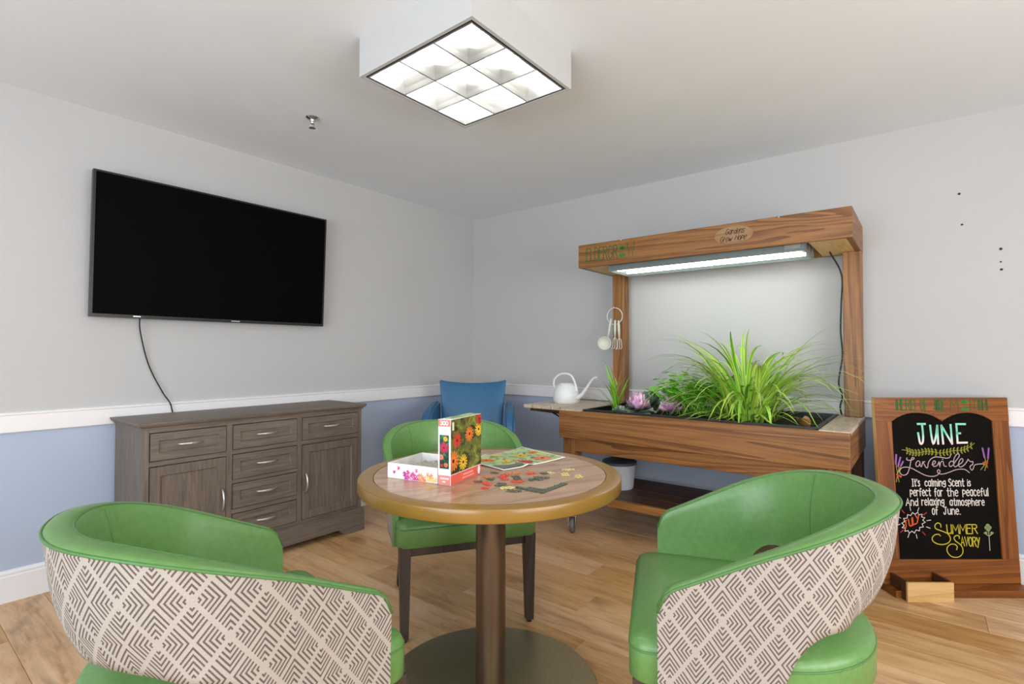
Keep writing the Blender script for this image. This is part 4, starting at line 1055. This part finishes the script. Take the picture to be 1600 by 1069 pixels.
lavender_sprig([[(80,730),(95,870),(110,985)], [(125,770),(92,880),(70,985)], [(150,760),(95,870)]], [[(75,880),(120,885)], [(88,860),(95,925)], [(100,880),(140,920)], [(95,880),(150,905)]], [[(92,590),(78,720)], [(150,630),(108,760)], [(185,690),(150,750)]])
lavender_sprig([[(1375,640),(1388,710),(1300,810)], [(1425,640),(1395,710),(1360,820)]], [[(1340,700),(1410,715)], [(1365,690),(1400,740)], [(1390,700),(1400,775)], [(1345,735),(1410,690)]], [[(1350,495),(1370,630)], [(1440,495),(1420,640)]])
ln = []
def line(txt, x0, x1, yb, h): 
    a_, b_ = c2(x0, yb), c2(x1, yb); return text_strokes(txt, a_[0], b_[0], a_[1], h*KY/7.635, gap=.15)
for args in (("It's", 240, 330, 162, 82), ('calming', 390, 632, 162, 80), ('Scent', 668, 850, 164, 88), ('is', 888, 925, 162, 78), ('perfect', 212, 452, 276, 90), ('for', 495, 590, 280, 95), ('the', 640, 770, 280, 95), ('peaceful', 826, 1125, 276, 92),
             ('And', 155, 295, 390, 85), ('relaxing', 340, 600, 386, 85), ('atmosphere', 668, 1070, 388, 82), ('of', 455, 520, 494, 95), ('June.', 588, 785, 492, 85)): ln += line(*args)
obj('lettering', stroke_mesh(ln, .0042, bd3), WHITE, cb)['label'] = 'white chalk sentence about a calming scent'
# july burst
bst = []
for i in range(29):
    a_ = 2*PI*i/28+.1; k = 1.0 if i % 2 else .78; bst.append(c2(228+140*k*math.cos(a_)+10*math.sin(a_), 588-122*k*math.sin(a_)-20*math.cos(a_)))
rays_w, rays_r = [], []
for i in range(12):
    a_ = 2*PI*i/12+.15; s_ = [c2(228+158*math.cos(a_), 585-140*math.sin(a_)), c2(228+205*math.cos(a_), 585-185*math.sin(a_))]
    s_ = [(max(p[0], -HWB+SL+.004), p[1]) for p in s_]
    (rays_r if i % 3 == 1 else rays_w).append(s_)
obj('burst', stroke_mesh([bst]+rays_w, .0032, bd3), WHITE, cb); obj('burst_rays', stroke_mesh(rays_r, .0040, bd3), RED, cb)
jl = []
for ch, (x_, y_) in zip('JULY', ((118, 655), (178, 632), (225, 610), (262, 585))):
    for s in GL[ch][1]:
        jl.append([c2(x_+p[0]*88+p[1]*-6, y_-p[1]*82-p[0]*28) for p in s])
obj('lettering', stroke_mesh(jl, .0055, bd3), ORG, cb)['label'] = 'July in orange chalk inside a burst'
sm_ = [[(545,640),(540,605),(510,590),(478,615),(482,655),(540,680),(610,710),(645,760),(630,810),(570,838),(500,835),(445,805),(435,765),(465,730),(510,722),(532,740)],
       [(750,770),(745,740),(710,738),(688,765),(705,800),(755,840),(782,890),(770,950),(720,985),(650,980),(605,935),(600,880),(640,840),(690,838),(718,865),(708,900)]]
ss = [cm(s, c2) for s in sm_]
for txt, x0, x1, yb, h in (('UMMER', 612, 965, 715, 105), ('AVORY', 765, 985, 855, 105)):
    k = len(txt); 
    a_, b_ = c2(x0, yb), c2(x1, yb); hh = h*KY/7.635
    for s in text_strokes(txt, a_[0], b_[0], a_[1], hh, gap=.1): ss.append([(p[0], p[1]-(p[0]-a_[0])*(.0 if txt[0] == 'U' else .05)) for p in s])
obj('lettering', stroke_mesh(ss, .0046, bd3), YEL, cb)['label'] = 'Summer Savory in yellow chalk'
fl_ = [[c2(1095, 910), c2(1097, 740)], [c2(1097, 745), c2(1040, 705)], [c2(1097, 745), c2(1150, 705)], [c2(1097, 745), c2(1095, 640)]]
obj('savory_sprig', stroke_mesh(fl_, .0035, bd3), chalk('sage_chalk', '#b9bf9a'), cb)
ps = []
for (x_, y_, r_) in ((1090, 625, 26), (1070, 645, 22), (1112, 645, 22), (1092, 665, 26), (1062, 708, 18), (1130, 708, 18)): ps.append([c2(x_+r_*math.cos(2*PI*i/8), y_+r_*math.sin(2*PI*i/8)) for i in range(8)])
obj('savory_flower', poly_mesh(ps, lambda u, v: lean_pt(u, .0070, v)), chalk('flower_chalk', '#8fa067'), cb)
# header: HERB OF THE M(plant)NTH
def c3(x, y): return B(1360+x/6.667, 610+y/6.667)
hd = []
for txt, x0, x1 in (('HERB', 285, 480), ('OF', 535, 605), ('THE', 670, 785), ('M', 845, 925), ('NTH', 1050, 1210)):
    a_, b_ = c3(x0, 218), c3(x1, 218); hd += text_strokes(txt, a_[0], b_[0], a_[1], 108*KY/6.667, gap=.14)
obj('lettering', stroke_mesh(double(hd, .006), .0052, bd3f), DKGREEN, cb)['label'] = 'green HERB OF THE MONTH'
obj('lettering', stroke_mesh(hd, .0020, lambda u, v: lean_pt(u, -.0012, v)), GREEN, cb)
e_ = c3(988, 195); pot_plant(e_[0], e_[1], .040, bd3f, par=cb)

# ------------------------------------------------------------------ puzzle boxes on the table
TT = TZ+.0002
ang = math.atan2(.041, .188)
FLC = [plain('print_red', '#d2312a', .5), plain('print_orange', '#ec7a2c', .5), plain('print_yellow', '#eec02c', .5), plain('print_crimson', '#c92050', .5), plain('print_salmon', '#ee8a6a', .5)]
DKC = plain('print_dark', '#4c1612', .5); CORAL = plain('print_coral', '#e0604e', .45); WPR = plain('print_white', '#f2f0ee', .45)
def print_mat(name, stops, scale):
    n = NT(name); tc = n.n('ShaderNodeTexCoord'); a_ = n.n('ShaderNodeTexNoise', Vector=tc.outputs['Object'], Scale=float(scale), Detail=5.0, Distortion=1.5)
    return n.out(n.ramp(a_.outputs[0], stops), .4)
MEADOW = print_mat('meadow_print', [(.32, '#1f1c12'), (.43, '#44401f'), (.52, '#6a6a30'), (.6, '#5a7428'), (.7, '#a89c40')], 30)
PALEM = print_mat('pale_meadow_print', [(.32, '#5a6a50'), (.44, '#8fae7a'), (.52, '#b7c98f'), (.6, '#9fbf6f'), (.7, '#e3cf6a')], 22)
NIGHT = print_mat('dark_print', [(.4, '#12312a'), (.55, '#1f4a35'), (.65, '#4f8a4a')], 60)
def gerbera(cu, cv, r, n=14, sq=1.0):
    P = []
    for i in range(n):
        a_ = 2*PI*i/n
        P += [(cu+r*math.cos(a_-.14)*.35*sq, cv+r*math.sin(a_-.14)*.35), (cu+r*math.cos(a_-.13)*.85*sq, cv+r*math.sin(a_-.13)*.85), (cu+r*math.cos(a_)*sq, cv+r*math.sin(a_)), (cu+r*math.cos(a_+.13)*.85*sq, cv+r*math.sin(a_+.13)*.85)]
    return P
def flowers(parent, to3_, specs, lift, bd=(-9, 9, -9, 9)):
    def to3(u, v, l): return to3_(min(max(u, bd[0]), bd[1]), min(max(v, bd[2]), bd[3]), l)
    for cu, cv, r, ci_ in specs:
        obj('printed_flower', poly_mesh([gerbera(cu, cv, r)], lambda u, v: to3(u, v, lift)), FLC[ci_], parent)
        obj('printed_flower_centre', poly_mesh([[(cu+r*.2*math.cos(2*PI*i/8), cv+r*.2*math.sin(2*PI*i/8)) for i in range(8)]], lambda u, v: to3(u, v, lift*2)), DKC, parent)
# upright lid: x along picture face, y to the back-left (spine faces -x), z up
PBW, PBD, PBH = .194, .047, .207
pb = thing('puzzle_box', 'upright jigsaw puzzle box with colourful flower picture on the table', 'box', (1.169, 1.171, TT), ang)
box('carton', (0, 0, 0), (PBW, PBD, PBH), WPR, pb, .0008, 1)
def face(u, v, l): return (u, -.0003-l, v)
def spine(u, v, l): return (-.0003-l, PBD-u, v)
obj('front_picture', poly_mesh([[(.001, .034), (PBW-.001, .034), (PBW-.001, PBH-.001), (.001, PBH-.001)]], lambda u, v: face(u, v, 0)), MEADOW, pb)
flowers(pb, face, [(.038, .137, .026, 0), (.115, .148, .027, 1), (.015, .075, .034, 1), (.075, .062, .027, 2), (.176, .156, .026, 2), (.18, .192, .022, 0), (.183, .178, .014, 0)], .0003, (.001, PBW-.001, .034, PBH-.001))
obj('front_band', poly_mesh([[(.001, .001), (PBW-.001, .001), (PBW-.001, .032), (.001, .032)]], lambda u, v: face(u, v, 0)), CORAL, pb)
obj('brand_oval', poly_mesh([[(.178+.009*math.cos(2*PI*i/16), .017+.014*math.sin(2*PI*i/16)) for i in range(16)]], lambda u, v: face(u, v, .0003)), WPR, pb)
obj('corner_badge', poly_mesh([[(.008, .172), (.02, .172), (.02, .198), (.008, .198)]], lambda u, v: face(u, v, .0003)), plain('print_cream', '#e6d9b8', .5), pb)
obj('print_lines', poly_mesh([[(.075, .018), (.14, .018), (.14, .024), (.075, .024)], [(.07, .008), (.145, .008), (.145, .013), (.07, .013)]], lambda u, v: face(u, v, .0003)), plain('print_pink', '#ee9a90', .5), pb)
obj('spine_top_band', poly_mesh([[(.001, PBH-.022), (PBD-.001, PBH-.022), (PBD-.001, PBH-.001), (.001, PBH-.001)]], lambda u, v: spine(u, v, 0)), plain('print_peach', '#e57a63', .45), pb)
for k_, ch_ in enumerate('300'): obj('digit', stroke_mesh(text_strokes(ch_, .0085+k_*.0105, .0165+k_*.0105, PBH-.0175, .0125), .0030, lambda u, v: spine(u, v, .0003)), WPR, pb)
obj('spine_picture', poly_mesh([[(.006, .052), (.041, .052), (.041, .158), (.006, .158)]], lambda u, v: spine(u, v, 0)), NIGHT, pb)
flowers(pb, spine, [(.0225, .118, .019, 3), (.028, .146, .009, 2), (.012, .088, .010, 4), (.03, .064, .008, 4), (.014, .062, .006, 0)], .0003, (.006, .041, .052, .158))
obj('spine_bottom_band', poly_mesh([[(.001, .001), (PBD-.001, .001), (PBD-.001, .031), (.001, .031)]], lambda u, v: spine(u, v, 0)), plain('print_rose', '#e08a84', .45), pb)
obj('print_lines', poly_mesh([[(.009+i*.0055, .0185), (.0125+i*.0055, .0185), (.0125+i*.0055, .0245), (.009+i*.0055, .0245)] for i in range(6)]+[[(.018, .009), (.028, .009), (.028, .013), (.018, .013)]], lambda u, v: spine(u, v, .0003)), WPR, pb)
obj('print_lines', poly_mesh([[(.009, PBH-.034), (.038, PBH-.034), (.038, PBH-.032), (.009, PBH-.032)], [(.009, PBH-.039), (.036, PBH-.039), (.036, PBH-.037), (.009, PBH-.037)]], lambda u, v: spine(u, v, 0)), plain('print_grey', '#c9c7cf', .5), pb)
obj('top_print', poly_mesh([[(.03, .002), (PBW-.002, .002), (PBW-.002, PBD-.002), (.03, PBD-.002)]], lambda u, v: (u, v, PBH+.0003)), PALEM, pb)

# jigsaw piece outline (unit square with tabs and blanks)
def piece_outline(sides, s):
    P = []; c = [(-.5, -.5), (.5, -.5), (.5, .5), (-.5, .5)]
    for k in range(4):
        a_, b_ = Vector(c[k]), Vector(c[(k+1) % 4]); d_ = b_-a_; n_ = Vector((d_.y, -d_.x)); sg = sides[k]
        P.append(a_)
        if sg:
            for tt, h in ((.4, 0), (.39, .1), (.33, .2), (.42, .3), (.58, .3), (.67, .2), (.61, .1), (.6, 0)): P.append(a_+d_*tt+n_*h*sg)
    return [(p.x*s, p.y*s) for p in P]
# open box bottom
tr = thing('puzzle_tray', 'open white puzzle box tray with pink jigsaw print beside upright box', 'box', (1.1635, 1.224, TT), ang)
W_, D_, H_ = .194, .20, .05; th_ = .003   # x back, y left
join_boxes('carton', [((0, 0, 0), (W_, D_, .003)), ((0, 0, .003), (th_, D_, H_)), ((W_-th_, 0, .003), (W_, D_, H_)), ((th_, 0, .003), (W_-th_, th_, H_)), ((th_, D_-th_, .003), (W_-th_, D_, H_))], WPR, tr)
def tface(u, v, l=0): return (-.0004-l, D_-u, v)
rnd = random.Random(3); PKC = [plain('print_magenta', '#c93fa8', .5), plain('print_hotpink', '#e052a0', .5), plain('print_apricot', '#f0945e', .5), plain('print_butter', '#ead48a', .5)]
for k, (u, v, s_) in enumerate(((.045, .036, .010), (.027, .022, .009), (.118, .034, .010), (.07, .018, .013), (.083, .024, .012), (.076, .008, .014), (.09, .009, .014), (.104, .018, .014), (.106, .006, .014), (.119, .014, .014), (.121, .004, .010), (.133, .02, .013), (.135, .007, .014), (.148, .012, .014), (.15, .003, .010), (.162, .026, .011), (.163, .012, .014), (.176, .02, .013), (.177, .007, .014), (.19, .012, .014))):
    sd = [rnd.choice((1, -1)) for _ in range(4)]; mt = PKC[0] if u < .1 and k % 2 else PKC[1] if u < .125 else PKC[2] if u < .16 else (PKC[3] if v < .015 else PKC[2])
    a_ = rnd.uniform(-.3, .3) if k < 4 else 0
    pts = [(min(D_-.001, u+x_*math.cos(a_)-y_*math.sin(a_)), max(.001, v+x_*math.sin(a_)+y_*math.cos(a_))) for x_, y_ in piece_outline(sd, s_)]
    obj('printed_piece', poly_mesh([pts], tface), mt, tr)
# crumpled bag of pieces inside the tray
V, Fs = [], []; rnd = random.Random(21); nn = 12
for j in range(nn+1):
    for i in range(nn+1):
        u, v = i/nn, j/nn; e = min(u, 1-u, v, 1-v)*4; V.append((.008+u*(W_-.016), .008+v*(D_-.016), .006+min(1, e)*.028+rnd.uniform(-.006, .006)*min(1, e)))
for j in range(nn):
    for i in range(nn): q = j*(nn+1)+i; Fs.append((q, q+1, q+nn+2, q+nn+1))
bg = obj('piece_bag', mesh('piece_bag', V, Fs), plain('bag_grey', '#b9b4a4', .25, var=.15, scale=60)); bg.location = (1.1635, 1.224, TT); bg.rotation_euler = (0, 0, ang)
tag(bg, 'crumpled clear bag of puzzle pieces lying inside the white tray', 'bag')

# poster
A_, B_, C_ = Vector((1.434, 1.172, 0)), Vector((1.755, 1.118, 0)), Vector((1.80, 1.39, 0))
ex = (B_-A_).normalized(); ey = Vector((-ex.y, ex.x, 0)); PLn = (B_-A_).length; PWd = .255
ps_ = thing('poster', 'unfolded flower picture sheet with white border lying behind the loose pieces', 'poster', (A_.x, A_.y, TT), math.atan2(ex.y, ex.x))
def sheet_z(u, v):
    fu = u/PLn; return .0012+.012*max(0, (abs(fu-.42)/.58))**3*(.4+.6*(v/PWd))+.006*math.exp(-((fu-.38)/.05)**2)
def sheet(u0, u1, v0, v1, lift, nx=24, ny=8):
    V, UV, Fs = [], [], []
    for j in range(ny+1):
        for i in range(nx+1):
            u = u0+(u1-u0)*i/nx; v = v0+(v1-v0)*j/ny; V.append((u, v, sheet_z(u, v)+lift))
    for j in range(ny):
        for i in range(nx): q = j*(nx+1)+i; Fs.append((q, q+1, q+nx+2, q+nx+1))
    return V, Fs
V, Fs = sheet(0, PLn, 0, PWd, 0)
o = obj('paper', mesh('paper', V, Fs, smooth=True), WPR, ps_); md = o.modifiers.new('s', 'SOLIDIFY'); md.thickness = .0006; md.offset = -1
V, Fs = sheet(.008, PLn-.008, .008, PWd-.008, .0005); obj('picture', mesh('picture', V, Fs, smooth=True), PALEM, ps_)
def post3(u, v, l): return (u, v, sheet_z(u, v)+.0006+l)
flowers(ps_, post3, [(.15, .06, .042, 0), (.25, .055, .040, 4), (.06, .17, .036, 1), (.02, .215, .03, 2), (.14, .20, .028, 2), (.22, .15, .03, 2), (.10, .10, .02, 2), (.29, .15, .022, 1)], .0009, (.008, PLn-.008, .008, PWd-.008))
obj('printed_slate_patch', poly_mesh([[(.012, .012), (.11, .012), (.12, .03), (.07, .06), (.03, .08), (.012, .08)]], lambda u, v: post3(u, v, .0004)), plain('print_slate', '#6b6a62', .5), ps_)  # dark slate patch in one corner of the printed picture

# loose puzzle pieces
PCM = {'red': plain('piece_red', '#d8503a', .5, var=.2, scale=120), 'orange': plain('piece_orange', '#e0813c', .5, var=.2, scale=120), 'dark': plain('piece_dark', '#5e6350', .5, var=.3, scale=150), 'pale': plain('piece_pale', '#d6c884', .5, var=.12, scale=120), 'brown': plain('piece_brown', '#7d5a44', .5, var=.2, scale=120)}
def piece_mesh(s, seed):
    rn = random.Random(seed); return prism(piece_outline([rn.choice((1, -1)) for _ in range(4)], s), 0, .0022, 'puzzle_piece')
PMS = [piece_mesh(.0205, i) for i in range(6)]
ORD = ['leftmost', 'second from left', 'third from left', 'fourth from left', 'fifth from left', 'sixth from left', 'seventh from left', 'eighth from left', 'ninth from left', 'tenth from left', 'eleventh from left', 'twelfth from left', 'thirteenth from left']
NM = {'red': 'red', 'orange': 'orange', 'dark': 'dark green', 'pale': 'pale yellow', 'brown': 'brown'}
rnd = random.Random(17)
spots = [(1.392,1.180,'brown'),(1.329,1.155,'orange'),(1.312,1.130,'dark'),(1.263,1.139,'brown'),(1.364,1.120,'red'),(1.385,1.128,'red'),(1.409,1.134,'orange'),(1.436,1.118,'orange'),(1.392,1.086,'dark'),(1.376,1.064,'dark'),(1.340,1.050,'red'),(1.352,1.035,'red'),(1.473,1.090,'orange'),(1.462,1.072,'red'),(1.345,1.098,'red'),
         (1.257,1.092,'red'),(1.268,1.113,'red'),(1.216,1.068,'red'),(1.268,1.054,'dark'),(1.290,1.062,'dark'),(1.267,1.011,'pale'),(1.252,1.024,'pale'),(1.249,.970,'dark'),(1.240,.990,'dark'),
         (1.510,1.025,'pale'),(1.490,1.038,'dark'),(1.429,1.020,'dark'),(1.412,1.004,'dark'),(1.440,1.0,'dark'),(1.395,1.022,'dark'),(1.601,.995,'pale'),(1.585,1.010,'pale'),(1.514,.965,'pale'),(1.530,.980,'pale'),(1.519,.915,'pale'),(1.537,.928,'pale')]
for i, (x_, y_, c_) in enumerate(spots):
    o = bpy.data.objects.new('puzzle_piece', PMS[i % 6].copy()); COL.objects.link(o); o.data.materials.append(PCM[c_]); o.location = (x_, y_, TT+.0001*(i % 3)); o.rotation_euler = (0, 0, rnd.uniform(0, 6.28))
    def scr(p): return (RT.x*p[0]+RT.y*p[1])/(F0.x*p[0]+F0.y*p[1])
    rk = sorted([q for q in spots if q[2] == c_], key=scr).index((x_, y_, c_))
    tag(o, '%s of the loose %s puzzle pieces on the tabletop' % (ORD[rk], NM[c_]), 'puzzle piece', c_+' loose puzzle pieces')
# joined border corner of the puzzle
jb = thing('puzzle_border', 'joined corner of dark green puzzle border pieces near the table edge', 'puzzle', (1.286, .905, TT), math.atan2(.0, 1)+math.atan2(.001, .135))
s_ = .0178; BPM = [prism(piece_outline(sd, s_*.985), 0, .0022) for sd in ([0, 1, 0, -1], [0, 1, 1, -1], [1, 0, -1, 0])]
DGR = [PCM['dark'], plain('piece_forest', '#4b6350', .5, var=.3, scale=150)]
for k in range(8): o = obj('joined_piece', BPM[k % 2].copy(), DGR[k % 2], jb, (k*s_, 0, 0))
for k in range(1, 6): obj('joined_piece', BPM[2].copy(), DGR[k % 2], jb, (0, k*s_, 0))
for k in range(1, 4): obj('joined_piece', BPM[2].copy(), PCM['dark'], jb, (s_, k*s_, 0))
